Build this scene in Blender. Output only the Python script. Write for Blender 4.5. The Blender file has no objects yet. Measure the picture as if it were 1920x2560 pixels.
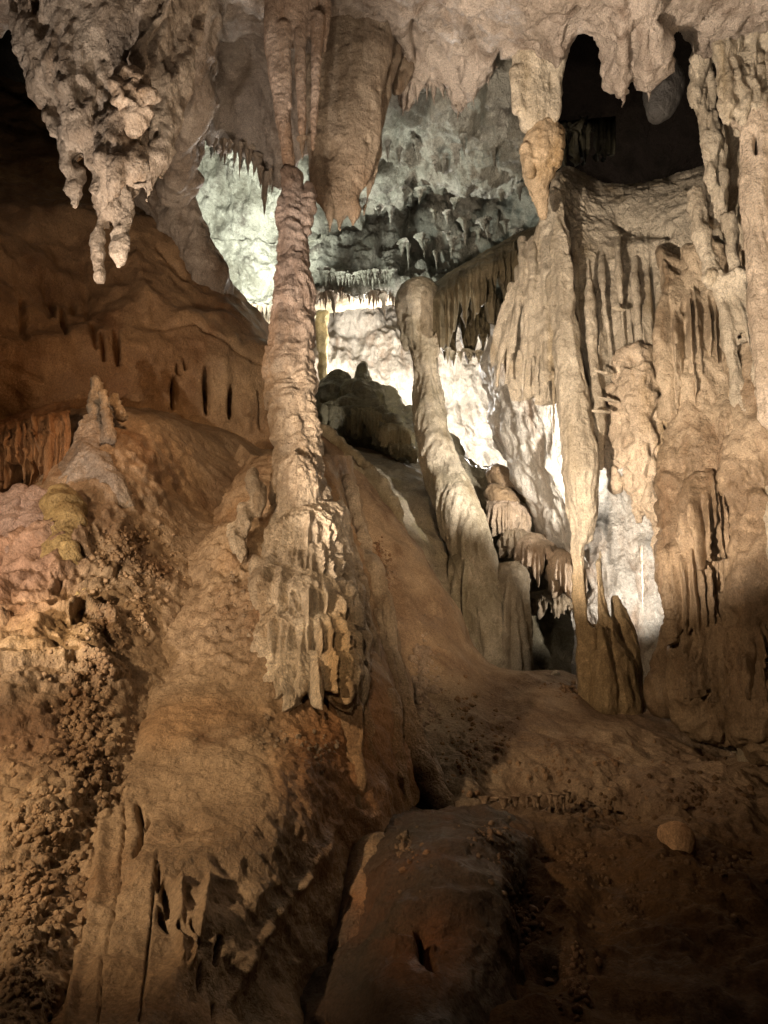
import bpy, math, random
import numpy as np
from mathutils import Vector

# ------------------------------------------------------------------ camera, world, exposure, lamps
SC = bpy.context.scene
COL = SC.collection
TILT = math.radians(12.0)
CZ = 1.6
F = 1597.0                       # focal length in units of the 1659 x 2212 survey grid
cam = bpy.data.objects.new('camera', bpy.data.cameras.new('camera'))
COL.objects.link(cam)
cam.location = (0, 0, CZ)
cam.rotation_euler = (math.radians(90) + TILT, 0, 0)
cam.data.sensor_fit = 'VERTICAL'
cam.data.sensor_height = 36.0
cam.data.lens = 36.0 * F / 2212.0
cam.data.clip_start = 0.05
cam.data.clip_end = 200
SC.camera = cam
w = bpy.data.worlds.new('World'); SC.world = w; w.use_nodes = True
w.node_tree.nodes['Background'].inputs[0].default_value = (0.02, 0.015, 0.01, 1)
w.node_tree.nodes['Background'].inputs[1].default_value = 0.0
SC.view_settings.view_transform = 'Standard'
SC.view_settings.look = 'None'
SC.view_settings.gamma = 1.0
SC.view_settings.exposure = 0.0
SC.view_settings.use_curve_mapping = False
try:
    SC.cycles.use_denoising = True
    SC.cycles.max_bounces = 3
    SC.cycles.diffuse_bounces = 1
    SC.cycles.sample_clamp_indirect = 4.0
except Exception:
    pass

def at(px, py, Y):
    x = (px - 829.5) / F; y = (1106.0 - py) / F
    yw = math.cos(TILT) - y * math.sin(TILT); z = math.sin(TILT) + y * math.cos(TILT)
    s = Y / yw
    return (s * x, Y, CZ + s * z)

def proj(P):
    """world points -> survey grid"""
    c, s = math.cos(TILT), math.sin(TILT)
    dz = P[:, 2] - CZ
    fw = P[:, 1] * c + dz * s
    up = -P[:, 1] * s + dz * c
    return 829.5 + F * P[:, 0] / fw, 1106.0 - F * up / fw

def lamp(loc, target, power, color, size=0.08, cone=None, blend=0.6):
    ld = bpy.data.lights.new('cave_lamp', 'SPOT' if cone else 'POINT')
    ld.energy = power; ld.color = color; ld.shadow_soft_size = size
    if cone:
        ld.spot_size = math.radians(cone); ld.spot_blend = blend
    o = bpy.data.objects.new('cave_lamp', ld); COL.objects.link(o)
    o.location = loc
    d = Vector(target) - Vector(loc)
    o.rotation_euler = d.to_track_quat('-Z', 'Y').to_euler()
    return o

WARM = (1.0, 0.71, 0.43)
WARMP = (1.0, 0.83, 0.66)
NEUT = (1.0, 0.88, 0.72)
COOL = (0.94, 1.0, 0.88)
WHITE = (1.0, 0.94, 0.86)
# show-cave floodlights hidden among the formations
lamp((-2.7, 0.7, 2.7), at(200, 1450, 4.0), 430, WARM, 0.05, 78, 0.6)               # left, rakes the mound and the left slope
lamp((-0.5, -0.6, 2.6), at(650, 1300, 4.4), 230, WARM, 0.05, 26, 0.9)               # front, on the cascade
lamp((-2.4, 1.6, 1.6), at(610, 900, 5.5), 300, WARMP, 0.05, 60, 0.6)                # left, rakes the central column
lamp((-1.1, 2.3, 1.75), at(1350, 620, 6.0), 1750, WARMP, 0.04, 62, 0.4)               # left of the path, rakes the curtain
lamp((0.5, 2.0, 0.8), at(1200, 250, 5.6), 300, WARMP, 0.05, 78, 0.5)               # low front, up at the curtain and roof
lamp((1.3, -0.4, 2.6), at(930, 1230, 6.8), 900, WARM, 0.05, 22, 0.9)                # right, on the middle slope
lamp((-2.0, 2.9, 2.2), at(200, 180, 4.0), 280, (1.0, 0.88, 0.78), 0.04, 80, 0.8)               # up at the hanging cluster
lamp(at(785, 1050, 8.35), at(880, 880, 11), 130, NEUT, 0.06, 130, 0.6)            # low, behind the crest of the middle slope
lamp((-0.9, 2.6, 1.9), at(630, 60, 5.5), 300, WARMP, 0.05, 50, 0.8)                # up at the fingered stalactite
lamp(at(300, 700, 5.0), at(150, 780, 7), 20, (1.0, 0.55, 0.25), 0.1)                 # orange wash on the left wall
lamp(at(430, 640, 11.3), at(500, 480, 13.8), 1800, COOL, 0.1, 84, 0.6)                      # vault of the back chamber
lamp(at(635, 730, 11.2), at(860, 440, 11.2), 520, COOL, 0.1, 86, 0.7)
lamp(at(820, 850, 15.5), at(800, 750, 18), 900, WHITE, 0.1)                        # far chamber
lamp(at(1060, 960, 14.5), at(1030, 880, 18), 620, WHITE, 0.1)                      # far chamber, right of the back column
lamp(at(1262, 1020, 7.35), at(1110, 900, 9.2), 560, WHITE, 0.06, 100, 0.6)           # behind the pillar, on the pale underside
lamp(at(1500, 1280, 7.4), at(1330, 1180, 9.1), 270, WHITE, 0.06, 84, 0.6)                     # gap in the curtain
lamp(at(1040, 1330, 7.2), at(1130, 1220, 9.3), 11, NEUT, 0.06, 100)

# ------------------------------------------------------------------ noise
_rs = np.random.RandomState(7)
_perm = np.concatenate([_rs.permutation(256)] * 3).astype(np.int32)
_g = _rs.normal(size=(256, 3)); _g /= np.linalg.norm(_g, axis=1)[:, None]
_g = _g.astype(np.float32)
_jit = _rs.rand(256, 3).astype(np.float32)

def _hash(i, j, k):
    return _perm[_perm[_perm[i & 255] + (j & 255)] + (k & 255)]

def pn(P):
    P = P.astype(np.float32)
    I = np.floor(P).astype(np.int32); f = P - I
    u = f * f * f * (f * (f * 6 - 15) + 10)
    r = 0
    for a in (0, 1):
        wa = u[:, 0] if a else 1 - u[:, 0]
        for b in (0, 1):
            wb = u[:, 1] if b else 1 - u[:, 1]
            for c in (0, 1):
                wc = u[:, 2] if c else 1 - u[:, 2]
                g = _g[_hash(I[:, 0] + a, I[:, 1] + b, I[:, 2] + c)]
                d = (g * (f - np.array([a, b, c], np.float32))).sum(1)
                r = r + wa * wb * wc * d
    return r * 1.6

def fbm(P, octv=4, gain=0.5, lac=2.03):
    s = 0; a = 1; q = P
    for _ in range(octv):
        s = s + a * pn(q); a *= gain; q = q * lac + 11.7
    return s

def ridged(P, octv=4, gain=0.5):
    s = 0; a = 1; q = P
    for _ in range(octv):
        s = s + a * (1 - 2 * np.abs(pn(q))); a *= gain; q = q * 2.1 + 5.3
    return s

def worley(P, jit=0.9):
    P = P.astype(np.float32)
    I = np.floor(P).astype(np.int32); f = P - I
    best = np.full(len(P), 9.0, np.float32)
    for a in (-1, 0, 1):
        for b in (-1, 0, 1):
            for c in (-1, 0, 1):
                j = _jit[_hash(I[:, 0] + a, I[:, 1] + b, I[:, 2] + c)] * jit
                d = ((j + np.array([a, b, c], np.float32) - f) ** 2).sum(1)
                best = np.minimum(best, d)
    return np.sqrt(best)

def smooth(a, b, x):
    t = np.clip((x - a) / (b - a), 0, 1)
    return t * t * (3 - 2 * t)

S3 = lambda P, x, y, z: P * np.array([x, y, z], np.float32)

# displacement recipes: P world coords -> metres along the normal
def rough(P, a=0.06, f=1.2, octv=5):
    return a * fbm(P * f + 3.1, octv)

def flutes(P, a=0.05, f=5.0, zf=0.35, warp=0.25):
    Q = P + warp * np.stack([pn(P * 0.8 + 9), pn(P * 0.8 + 31), 0 * P[:, 0]], 1)
    n = pn(S3(Q, f, f, zf)); m = pn(S3(Q, f * 2.3, f * 2.3, zf * 1.7) + 17)
    r = 1 - 2 * np.abs(n)
    return a * (r * 0.8 + 0.45 * (1 - 2 * np.abs(m)) - 0.7)

def pits(P, a=0.03, f=9.0, th=0.28):
    return -a * smooth(th, th + 0.35, pn(S3(P, f, f, f * 0.45) + 40) + 0.4 * pn(P * f * 0.3 + 8))

def corn(P, a=0.02, f=22.0):
    return a * (0.9 - worley(P * f)) 

def terrace(P, a=0.05, h=0.28, sharp=3.0, wob=0.5):
    z = P[:, 2] / h + wob * 1.6 * fbm(S3(P, 2.6, 2.6, 1.2) + 2, 3)
    t = z - np.floor(z)            # 0 bottom of a tier .. 1 top
    prof = (1 - t) ** 0.7 * smooth(0, 0.16, t)      # bulge low down, stepping in upward
    k = 0.55 + 0.6 * pn(S3(P, 3, 3, 1.5) + 66)
    return a * prof * k * 1.6

def marks(P, lst):
    """lst: (x0,y0,x1,y1,half-width,depth) strokes on the survey grid; depth > 0 goes in (metres)"""
    px, py = proj(P)
    out = np.zeros(len(P), np.float32)
    for (x0, y0, x1, y1, wd, dp) in lst:
        dx, dy = x1 - x0, y1 - y0
        L2 = dx * dx + dy * dy + 1e-6
        t = ((px - x0) * dx + (py - y0) * dy) / L2
        tt = np.clip(t, 0, 1)
        ww = wd * (0.45 + 0.55 * np.sin(np.pi * np.clip(tt * 0.85 + 0.12, 0, 1)))
        d = np.hypot(px - (x0 + tt * dx), py - (y0 + tt * dy))
        out -= dp * np.exp(-(d / ww) ** 2 * (1.0 if dp < 0 else 1.6))
    return out

def inpoly(px, py, poly):
    r = np.zeros(len(px), bool); n = len(poly)
    for i in range(n):
        x0, y0 = poly[i]; x1, y1 = poly[(i + 1) % n]
        if y0 == y1: continue
        c = ((y0 > py) != (y1 > py)) & (px < (x1 - x0) * (py - y0) / (y1 - y0) + x0)
        r ^= c
    return r

def blob(P, cx, cy, rx, ry, soft=0.5):
    px, py = proj(P)
    d = np.hypot((px - cx) / rx, (py - cy) / ry)
    return 1 - smooth(1 - soft, 1 + soft, d)

# ------------------------------------------------------------------ materials
def rock(name, base, alt, stain, rough_=0.66, bump=1.0, scale=1.0, streak=0.3, spec=0.5, speck=0.5, tint=True):
    m = bpy.data.materials.new(name); m.use_nodes = True
    nt = m.node_tree; N = nt.nodes; L = nt.links
    bs = N['Principled BSDF']
    geo = N.new('ShaderNodeNewGeometry')
    def noise(sc, det, z=1.0, off=0.0, ro=0.6):
        mp = N.new('ShaderNodeMapping'); mp.inputs['Scale'].default_value = (1, 1, z)
        mp.inputs['Location'].default_value = (off, off * 0.7, off * 1.3)
        L.new(geo.outputs['Position'], mp.inputs['Vector'])
        n = N.new('ShaderNodeTexNoise'); n.inputs['Scale'].default_value = sc * scale
        n.inputs['Detail'].default_value = det; n.inputs['Roughness'].default_value = ro
        L.new(mp.outputs[0], n.inputs['Vector'])
        return n.outputs['Fac']
    def ramp(fac, a, b):
        r = N.new('ShaderNodeMapRange'); r.interpolation_type = 'SMOOTHSTEP'
        r.inputs['From Min'].default_value = a; r.inputs['From Max'].default_value = b
        L.new(fac, r.inputs['Value']); return r.outputs[0]
    def mix(fac, a, b, mode='MIX'):
        x = N.new('ShaderNodeMix'); x.data_type = 'RGBA'; x.blend_type = mode
        if isinstance(fac, float): x.inputs['Factor'].default_value = fac
        else: L.new(fac, x.inputs['Factor'])
        for s, v in ((6, a), (7, b)):
            if isinstance(v, tuple): x.inputs[s].default_value = (*v, 1)
            else: L.new(v, x.inputs[s])
        return x.outputs[2]
    c = mix(ramp(noise(1.3, 6), 0.40, 0.60), tuple(v * 1.12 for v in base), tuple(v * 0.88 for v in alt))
    c = mix(ramp(noise(6.0, 6, 0.16, 15.0, 0.65), 0.55, 0.75), c, tuple(min(1, v * 1.25) for v in base))
    st = ramp(noise(2.6, 8, streak, 5.0), 0.50, 0.72)
    c = mix(st, c, stain)
    dark = tuple(v * 0.38 for v in stain)
    mm = N.new('ShaderNodeMath'); mm.operation = 'MULTIPLY'; mm.inputs[1].default_value = speck
    L.new(ramp(noise(16.0, 6, 0.8, 9.0, 0.7), 0.60, 0.72), mm.inputs[0])
    c = mix(mm.outputs[0], c, dark)
    m2 = N.new('ShaderNodeMath'); m2.operation = 'MULTIPLY'; m2.inputs[1].default_value = 0.8
    L.new(ramp(noise(7.0, 8, 0.9, 3.0, 0.7), 0.52, 0.75), m2.inputs[0])
    c = mix(m2.outputs[0], c, tuple(min(1, v * 1.45) for v in base))
    # fine mottling
    g = N.new('ShaderNodeMapRange'); g.inputs['To Min'].default_value = 0.6; g.inputs['To Max'].default_value = 1.4
    L.new(noise(45.0, 6, 0.8, 1.0, 0.75), g.inputs['Value'])
    g2 = N.new('ShaderNodeMapRange'); g2.inputs['From Min'].default_value = 0.3; g2.inputs['From Max'].default_value = 0.7
    g2.inputs['To Min'].default_value = 0.62; g2.inputs['To Max'].default_value = 1.38
    L.new(noise(85.0, 3, 0.8, 12.0, 0.8), g2.inputs['Value'])
    gm = N.new('ShaderNodeMath'); gm.operation = 'MULTIPLY'; L.new(g.outputs[0], gm.inputs[0]); L.new(g2.outputs[0], gm.inputs[1]); g = gm
    vm = N.new('ShaderNodeVectorMath'); vm.operation = 'SCALE'
    L.new(c, vm.inputs[0]); L.new(g.outputs[0], vm.inputs['Scale'])
    c = vm.outputs[0]
    if tint:
        at_ = N.new('ShaderNodeAttribute'); at_.attribute_name = 'tint'
        c = mix(1.0, c, at_.outputs['Color'], 'MULTIPLY')
    L.new(c, bs.inputs['Base Color'])
    rr = N.new('ShaderNodeMapRange'); rr.inputs['From Min'].default_value = 0.35; rr.inputs['From Max'].default_value = 0.65; rr.inputs['To Min'].default_value = rough_ - 0.38; rr.inputs['To Max'].default_value = min(1, rough_ + 0.2)
    L.new(noise(3.5, 5, 1, 20), rr.inputs['Value']); L.new(rr.outputs[0], bs.inputs['Roughness'])
    bs.inputs['Specular IOR Level'].default_value = spec
    b1 = N.new('ShaderNodeBump'); b1.inputs['Strength'].default_value = 0.9; b1.inputs['Distance'].default_value = 0.09 * bump / scale
    L.new(noise(9.0, 9, 0.75, 2.0, 0.62), b1.inputs['Height'])
    b2 = N.new('ShaderNodeBump'); b2.inputs['Strength'].default_value = 0.7; b2.inputs['Distance'].default_value = 0.020 * bump / scale
    L.new(noise(48.0, 5, 0.8, 4.0, 0.7), b2.inputs['Height'])
    L.new(b1.outputs[0], b2.inputs['Normal'])
    L.new(b2.outputs[0], bs.inputs['Normal'])
    return m

def crag(P, a=0.02, f=6.0, z=1.0, octv=4):
    W = 0.18 * np.stack([pn(P * 2.1 + 3), pn(P * 2.1 + 23), pn(P * 2.1 + 43)], 1)
    Q = S3(P + W, f, f, f * z)
    return a * (0.7 * ridged(Q, octv, 0.6) - 0.5 * np.abs(pn(Q * 0.5 + 9)) - 0.75)

M = {
    'cream':  rock('cream_calcite', (0.48, 0.39, 0.30), (0.38, 0.29, 0.21), (0.27, 0.18, 0.11), bump=0.9),
    'column': rock('terraced_calcite', (0.49, 0.39, 0.28), (0.38, 0.29, 0.20), (0.25, 0.17, 0.10), bump=1.4),
    'curtain': rock('curtain_calcite', (0.60, 0.52, 0.40), (0.50, 0.42, 0.31), (0.38, 0.29, 0.17), streak=0.10, bump=0.8),
    'ochre':  rock('ochre_wall', (0.36, 0.22, 0.11), (0.30, 0.17, 0.08), (0.24, 0.12, 0.05), bump=0.6),
    'mud':    rock('brown_flowstone', (0.36, 0.26, 0.165), (0.25, 0.17, 0.10), (0.19, 0.11, 0.055), bump=0.55),
    'slope':  rock('smooth_slope', (0.40, 0.295, 0.20), (0.33, 0.23, 0.155), (0.21, 0.13, 0.08), bump=0.45, spec=0.15, rough_=0.9),
    'dark':   rock('dark_ledge', (0.15, 0.09, 0.055), (0.12, 0.09, 0.06), (0.20, 0.09, 0.04), bump=0.8, speck=0.8),
    'roof':   rock('roof_rock', (0.50, 0.42, 0.35), (0.42, 0.34, 0.27), (0.26, 0.19, 0.14), bump=1.1, speck=0.7),
    'vault':  rock('grey_vault', (0.46, 0.44, 0.37), (0.30, 0.28, 0.22), (0.11, 0.09, 0.07), bump=2.0, speck=0.9, streak=0.8),
    'white':  rock('white_wall', (0.66, 0.60, 0.51), (0.54, 0.48, 0.40), (0.44, 0.33, 0.24), bump=1.8, speck=0.4),
    'back':   rock('beige_calcite', (0.46, 0.39, 0.27), (0.36, 0.30, 0.19), (0.24, 0.18, 0.10)),
    'moss':   rock('dark_olive_rock', (0.24, 0.21, 0.13), (0.16, 0.14, 0.09), (0.28, 0.25, 0.13)),
    'shell':  rock('cavern_rock', (0.018, 0.013, 0.010), (0.015, 0.011, 0.008), (0.01, 0.008, 0.006), scale=0.6, spec=0.0),  # near-black base: darkness of the unlit hole put into the colour
}

# ------------------------------------------------------------------ mesh building
def mesh_from(name, V, Fq, tint=None, nrm=None):
    me = bpy.data.meshes.new(name)
    V = np.ascontiguousarray(V, np.float32); Fq = np.ascontiguousarray(Fq, np.int32)
    k = Fq.shape[1]
    me.vertices.add(len(V)); me.vertices.foreach_set('co', V.ravel())
    me.loops.add(Fq.size); me.loops.foreach_set('vertex_index', Fq.ravel())
    me.polygons.add(len(Fq)); me.polygons.foreach_set('loop_start', np.arange(0, Fq.size, k, dtype=np.int32))
    me.polygons.foreach_set('use_smooth', np.ones(len(Fq), bool))
    me.update(calc_edges=True); me.validate()
    set_tint(me, tint)
    return me

def set_tint(me, tint):
    n = len(me.vertices)
    a = me.color_attributes.new('tint', 'FLOAT_COLOR', 'POINT')
    c = np.ones((n, 4), np.float32)
    if tint is not None: c[:, :3] = tint
    a.data.foreach_set('color', c.ravel())

def put(name, me, mat, parent=None, kind=None, label=None, cat=None, group=None, base=None):
    o = bpy.data.objects.new(name, me); COL.objects.link(o)
    me.materials.clear(); me.materials.append(mat)
    if parent:
        o.parent = parent
        o.matrix_parent_inverse = parent.matrix_world.inverted() if False else __import__('mathutils').Matrix.Translation(-parent.location)
    if base is not None:
        v = Vector(base)
        me.transform(__import__('mathutils').Matrix.Translation(-v)); o.location = v
    if kind: o['kind'] = kind
    if label: o['label'] = label
    if cat: o['category'] = cat
    if group: o['group'] = group
    return o

def thing(name, label, cat, base, group=None):
    o = bpy.data.objects.new(name, None); COL.objects.link(o)
    o.location = base; o.empty_display_size = 0.2
    o['label'] = label; o['category'] = cat
    if group: o['group'] = group
    return o

def _spl(C, t, q):
    """C: (n, ..., 3) control values at params t, sampled at q (non-uniform cubic Hermite)"""
    n = len(t)
    Mt = np.zeros_like(C)
    for i in range(n):
        if i == 0: Mt[i] = (C[1] - C[0]) / (t[1] - t[0])
        elif i == n - 1: Mt[i] = (C[-1] - C[-2]) / (t[-1] - t[-2])
        else:
            a = (C[i] - C[i - 1]) / (t[i] - t[i - 1]); b = (C[i + 1] - C[i]) / (t[i + 1] - t[i])
            wa = t[i + 1] - t[i]; wb = t[i] - t[i - 1]
            Mt[i] = (a * wa + b * wb) / (wa + wb)
    k = np.clip(np.searchsorted(t, q, side='right') - 1, 0, n - 2)
    h = (t[k + 1] - t[k]); s = (q - t[k]) / h
    sh = (len(q),) + (1,) * (C.ndim - 1)
    h = h.reshape(sh); s = s.reshape(sh)
    s2, s3 = s * s, s * s * s
    return (2*s3-3*s2+1)*C[k] + (s3-2*s2+s)*h*Mt[k] + (-2*s3+3*s2)*C[k+1] + (s3-s2)*h*Mt[k+1]

def grid(rows, res=5.0, cap=900):
    C = np.array([[at(*p) for p in r] for r in rows], float)
    X = np.array([[(p[0], p[1]) for p in r] for r in rows], float)
    def par(ax):
        wd = np.linalg.norm(np.diff(C, axis=ax), axis=2).mean(1 - ax)
        pd = np.linalg.norm(np.diff(X, axis=ax), axis=2).mean(1 - ax)
        Ym = C[..., 1].mean()
        mx = X[..., 0].mean(1 - ax); my = X[..., 1].mean(1 - ax)
        mid_ = ((mx[1:] + mx[:-1]) / 2) if ax == 1 else ((my[1:] + my[:-1]) / 2)
        out = (mid_ < -90) | (mid_ > (1740 if ax == 1 else 2290))
        pd = pd * np.where(out, 0.2, 1.0)
        pd = np.maximum(pd, np.minimum(wd * F / Ym * 0.25, 60)) + 4
        t = np.concatenate([[0], np.cumsum(wd)]); s = np.concatenate([[0], np.cumsum(pd)])
        return t, np.interp(np.linspace(0, s[-1], min(cap, int(s[-1] / res) + 2)), s, t)
    tr, qr = par(0); tc, qc = par(1)
    G = _spl(C, tr, qr)
    G = _spl(np.swapaxes(G, 0, 1), tc, qc); G = np.swapaxes(G, 0, 1)
    return G

def gnormal(G):
    du = np.gradient(G, axis=0); dv = np.gradient(G, axis=1)
    n = np.cross(du.reshape(-1, 3), dv.reshape(-1, 3))
    n /= np.linalg.norm(n, axis=1)[:, None] + 1e-9
    P = G.reshape(-1, 3)
    s = np.sign((n * (np.array([0, 0, CZ]) - P)).sum(1).mean())
    return n * (s if s else 1)

def gfaces(nr, nc):
    i = np.arange(nr * nc).reshape(nr, nc)
    return np.stack([i[:-1, :-1], i[1:, :-1], i[1:, 1:], i[:-1, 1:]], -1).reshape(-1, 4)

def patch(name, rows, mat, disp, res=5.0, tintf=None, post=None, **kw):
    G = grid(rows, res); nr, nc = G.shape[:2]
    P = G.reshape(-1, 3); n = gnormal(G)
    P = P + n * disp(P)[:, None]
    if post: P = post(P)
    t = tintf(P) if tintf else None
    me = mesh_from(name, P, gfaces(nr, nc), t)
    return put(name, me, mat, **kw)

def drape_sheet(name, rows, mat, folds, amp, seed, res=1.8, mid=lambda P: 0, jag=0.18, tintf=None, curl=0.35, start=(0.0, 0.30), tip=0.05, sharp=1.6, **kw):
    """hanging sheet of flowstone with sharp vertical folds that run along the control columns and a ragged lower edge"""
    rs = np.random.RandomState(seed)
    G = grid(rows, res, 1400); nr, nc = G.shape[:2]
    # fold lines
    pos = [0.0]
    while pos[-1] < 1: pos.append(pos[-1] + rs.choice(folds) * rs.uniform(0.7, 1.3))
    pos = np.array(pos); hgt = rs.uniform(0.35, 1.0, len(pos)) ; st = rs.uniform(start[0], start[1], len(pos)); ln = 1 - jag * rs.rand(len(pos)) ** 1.5
    u = np.linspace(0, 1, nc); v = np.linspace(0, 1, nr)
    U = u[None, :] + 0.006 * np.sin(v[:, None] * 7 + u[None, :] * 40) + 0.010 * pn(np.stack([np.repeat(v * 5, nc), np.tile(u * 22, nr), np.zeros(nr * nc)], 1)).reshape(nr, nc)
    k = np.clip(np.searchsorted(pos, U) , 1, len(pos) - 1)
    a, b_ = pos[k - 1], pos[k]; f = (U - a) / (b_ - a)
    near = np.where(f < 0.5, k - 1, k); d = np.minimum(f, 1 - f) * 2            # 0 on a rib, 1 in the valley
    w_ = (b_ - a) / np.mean(np.diff(pos))
    hh = hgt[near] * smooth(st[near], st[near] + 0.35, v[:, None] * np.ones_like(U))
    fold = ((1 - d) ** sharp * hh - 0.25 * d * smooth(start[0] + 0.15, start[1] + 0.2, v)[:, None]) * np.clip(w_, 0.5, 1.6) * amp
    fold = fold * (smooth(0, 0.07, u) * smooth(1, 0.93, u))[None, :]
    L = ln[near[-1]]; L = np.convolve(np.pad(L, 2, mode='edge'), np.ones(5) / 5, 'valid') - tip * d[-1] ** 1.4 * min(1.5, jag / 0.18)
    G2 = G.copy(); F2 = fold.copy()
    for j in range(nc):
        q = np.linspace(0, L[j], nr)
        for c in range(3): G2[:, j, c] = np.interp(q, v, G[:, j, c])
        F2[:, j] = np.interp(q, v, fold[:, j])
    n = gnormal(G2).reshape(nr, nc, 3)
    P = G2 + n * F2[..., None]
    Pf = P.reshape(-1, 3); Pf = Pf + n.reshape(-1, 3) * np.asarray(mid(Pf)).reshape(-1, 1); P = Pf.reshape(nr, nc, 3)
    ex = []
    for s_ in (0.08, 0.25, 0.55, 1.0):
        e_ = P[-1] - n[-1] * curl * s_; e_ = e_ + np.array([0, 0, 0.10 * s_ - 0.03 * math.sin(math.pi * s_)]); ex.append(e_)
    P = np.concatenate([P, np.array(ex)]); nr2 = len(P)
    Pf = P.reshape(-1, 3)
    return put(name, mesh_from(name, Pf, gfaces(nr2, nc), tintf(Pf) if tintf else None), mat, **kw)

def tube_arrays(pts, k=1.0, nseg=18, step=10.0, rm=None):
    """pts: (px,py,Y,half-width in grid units) -> closed lofted tube"""
    C = np.array([at(p[0], p[1], p[2]) for p in pts], float)
    R = np.array([p[3] * p[2] / F for p in pts], float)
    X = np.array([(p[0], p[1]) for p in pts], float)
    d = np.linalg.norm(np.diff(X, axis=0), axis=1) + np.abs(np.diff([p[2] for p in pts])) * 30 + 1
    t = np.concatenate([[0], np.cumsum(d)])
    n = max(4, int(t[-1] / step))
    q = np.linspace(0, t[-1], n)
    D = _spl(np.concatenate([C, R[:, None]], 1), t, q)
    C = D[:, :3]; R = np.maximum(D[:, 3], 0.002)
    T = np.gradient(C, axis=0); T /= np.linalg.norm(T, axis=1)[:, None] + 1e-9
    W = np.cross(T, np.array([0, 1, 0.02])); W /= np.linalg.norm(W, axis=1)[:, None] + 1e-9
    Dp = np.cross(W, T)
    a = np.linspace(0, 2 * np.pi, nseg, endpoint=False)
    ring = C[:, None] + R[:, None, None] * (np.cos(a)[None, :, None] * W[:, None] + k * np.sin(a)[None, :, None] * Dp[:, None])
    # rounded ends
    def cap(Ci, Ti, Ri, ringi, sgn):
        out = []
        for s in (0.45, 0.8):
            out.append(Ci + sgn * Ti * Ri * s * 0.8 + (ringi - Ci) * math.sqrt(1 - s * s))
        return out
    head = cap(C[0], T[0], R[0], ring[0], -1)[::-1]; tail = cap(C[-1], T[-1], R[-1], ring[-1], 1)
    ring = np.concatenate([np.array(head), ring, np.array(tail)])
    V = ring.reshape(-1, 3); nr = len(ring)
    i = np.arange(nr * nseg).reshape(nr, nseg); j = np.roll(i, -1, axis=1)
    Fq = np.stack([i[:-1], i[1:], j[1:], j[:-1]], -1).reshape(-1, 4)
    c0 = len(V); c1 = c0 + 1
    V = np.concatenate([V, [ring[0].mean(0) - T[0] * R[0] * 0.05], [ring[-1].mean(0) + T[-1] * R[-1] * 0.05]])
    fs = [tuple(f) for f in Fq]
    fs += [(int(i[0][a_]), int(j[0][a_]), c0) for a_ in range(nseg)] + [(int(j[-1][a_]), int(i[-1][a_]), c1) for a_ in range(nseg)]
    return V, fs

def grow(name, tubes, voxel, mat, disp, relax=4, tintf=None, base=None, **kw):
    """union of tapered limbs, voxel-fused into one continuous skin, relaxed and then weathered by displacement"""
    V = []; fs = []; off = 0
    for t in tubes:
        if isinstance(t, dict): v, f = tube_arrays(t['p'], t.get('k', 1.0))
        elif isinstance(t, tuple) and len(t) == 2 and isinstance(t[1], (int, float)): v, f = tube_arrays(t[0], t[1])
        else: v, f = tube_arrays(t)
        V.append(v); fs += [tuple(x + off for x in q) for q in f]; off += len(v)
    V = np.concatenate(V)
    me = bpy.data.meshes.new('tmp'); me.from_pydata(V.tolist(), [], fs)
    o = bpy.data.objects.new('tmp', me); COL.objects.link(o)
    md = o.modifiers.new('r', 'REMESH'); md.mode = 'VOXEL'; md.voxel_size = voxel; md.use_smooth_shade = True
    if relax:
        ms = o.modifiers.new('s', 'SMOOTH'); ms.factor = 0.5; ms.iterations = relax
    dg = bpy.context.evaluated_depsgraph_get()
    ev = o.evaluated_get(dg)
    out = bpy.data.meshes.new_from_object(ev)
    bpy.data.objects.remove(o); bpy.data.meshes.remove(me)
    out.name = name
    n = len(out.vertices)
    P = np.empty(n * 3, np.float32); out.vertices.foreach_get('co', P); P = P.reshape(-1, 3)
    Nn = np.empty(n * 3, np.float32); out.vertex_normals.foreach_get('vector', Nn); Nn = Nn.reshape(-1, 3)
    P = P + Nn * disp(P)[:, None]
    out.vertices.foreach_set('co', P.astype(np.float32).ravel()); out.update()
    out.polygons.foreach_set('use_smooth', np.ones(len(out.polygons), bool))
    set_tint(out, tintf(P) if tintf else None)
    return put(name, out, mat, base=base, **kw)

# small free-hanging stalactites: a few shared shapes
def stal_mesh(i, tint=(1, 1, 1)):
    rs = np.random.RandomState(100 + i)
    nr, ns = 15, 12
    z = np.linspace(0, 1, nr); prof = (1 - z) ** (0.75 + 0.5 * rs.rand()); prof[0] *= 1.5; prof[1] *= 1.2
    prof *= 1 + 0.14 * np.sin(z * (14 + 9 * rs.rand()) + rs.rand() * 6)
    prof = np.maximum(prof, 0.03)
    a = np.linspace(0, 2 * np.pi, ns, endpoint=False)
    fl = 1 + 0.22 * np.sin(a * 2 + rs.rand() * 6) + 0.12 * np.sin(a * 5 + rs.rand() * 6)
    bx = np.cumsum(rs.normal(size=nr)) * 0.06; by = np.cumsum(rs.normal(size=nr)) * 0.06
    X = prof[:, None] * fl * np.cos(a) + bx[:, None]; Yy = prof[:, None] * fl * np.sin(a) + by[:, None]
    Z = -np.repeat(z[:, None], ns, 1)
    V = np.stack([X, Yy, Z], -1).reshape(-1, 3)
    i_ = np.arange(nr * ns).reshape(nr, ns); j_ = np.roll(i_, -1, 1)
    Fq = np.stack([i_[:-1], i_[1:], j_[1:], j_[:-1]], -1).reshape(-1, 4)
    return mesh_from('stalactite', V, Fq, np.array([tint] * len(V), np.float32))
STAL = {}
def stals(key):
    if key not in STAL:
        L = []
        for i in range(6):
            me = stal_mesh(i + 10 * len(STAL)); me.materials.append(M[key]); L.append(me)
        STAL[key] = L
    return STAL[key]

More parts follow.
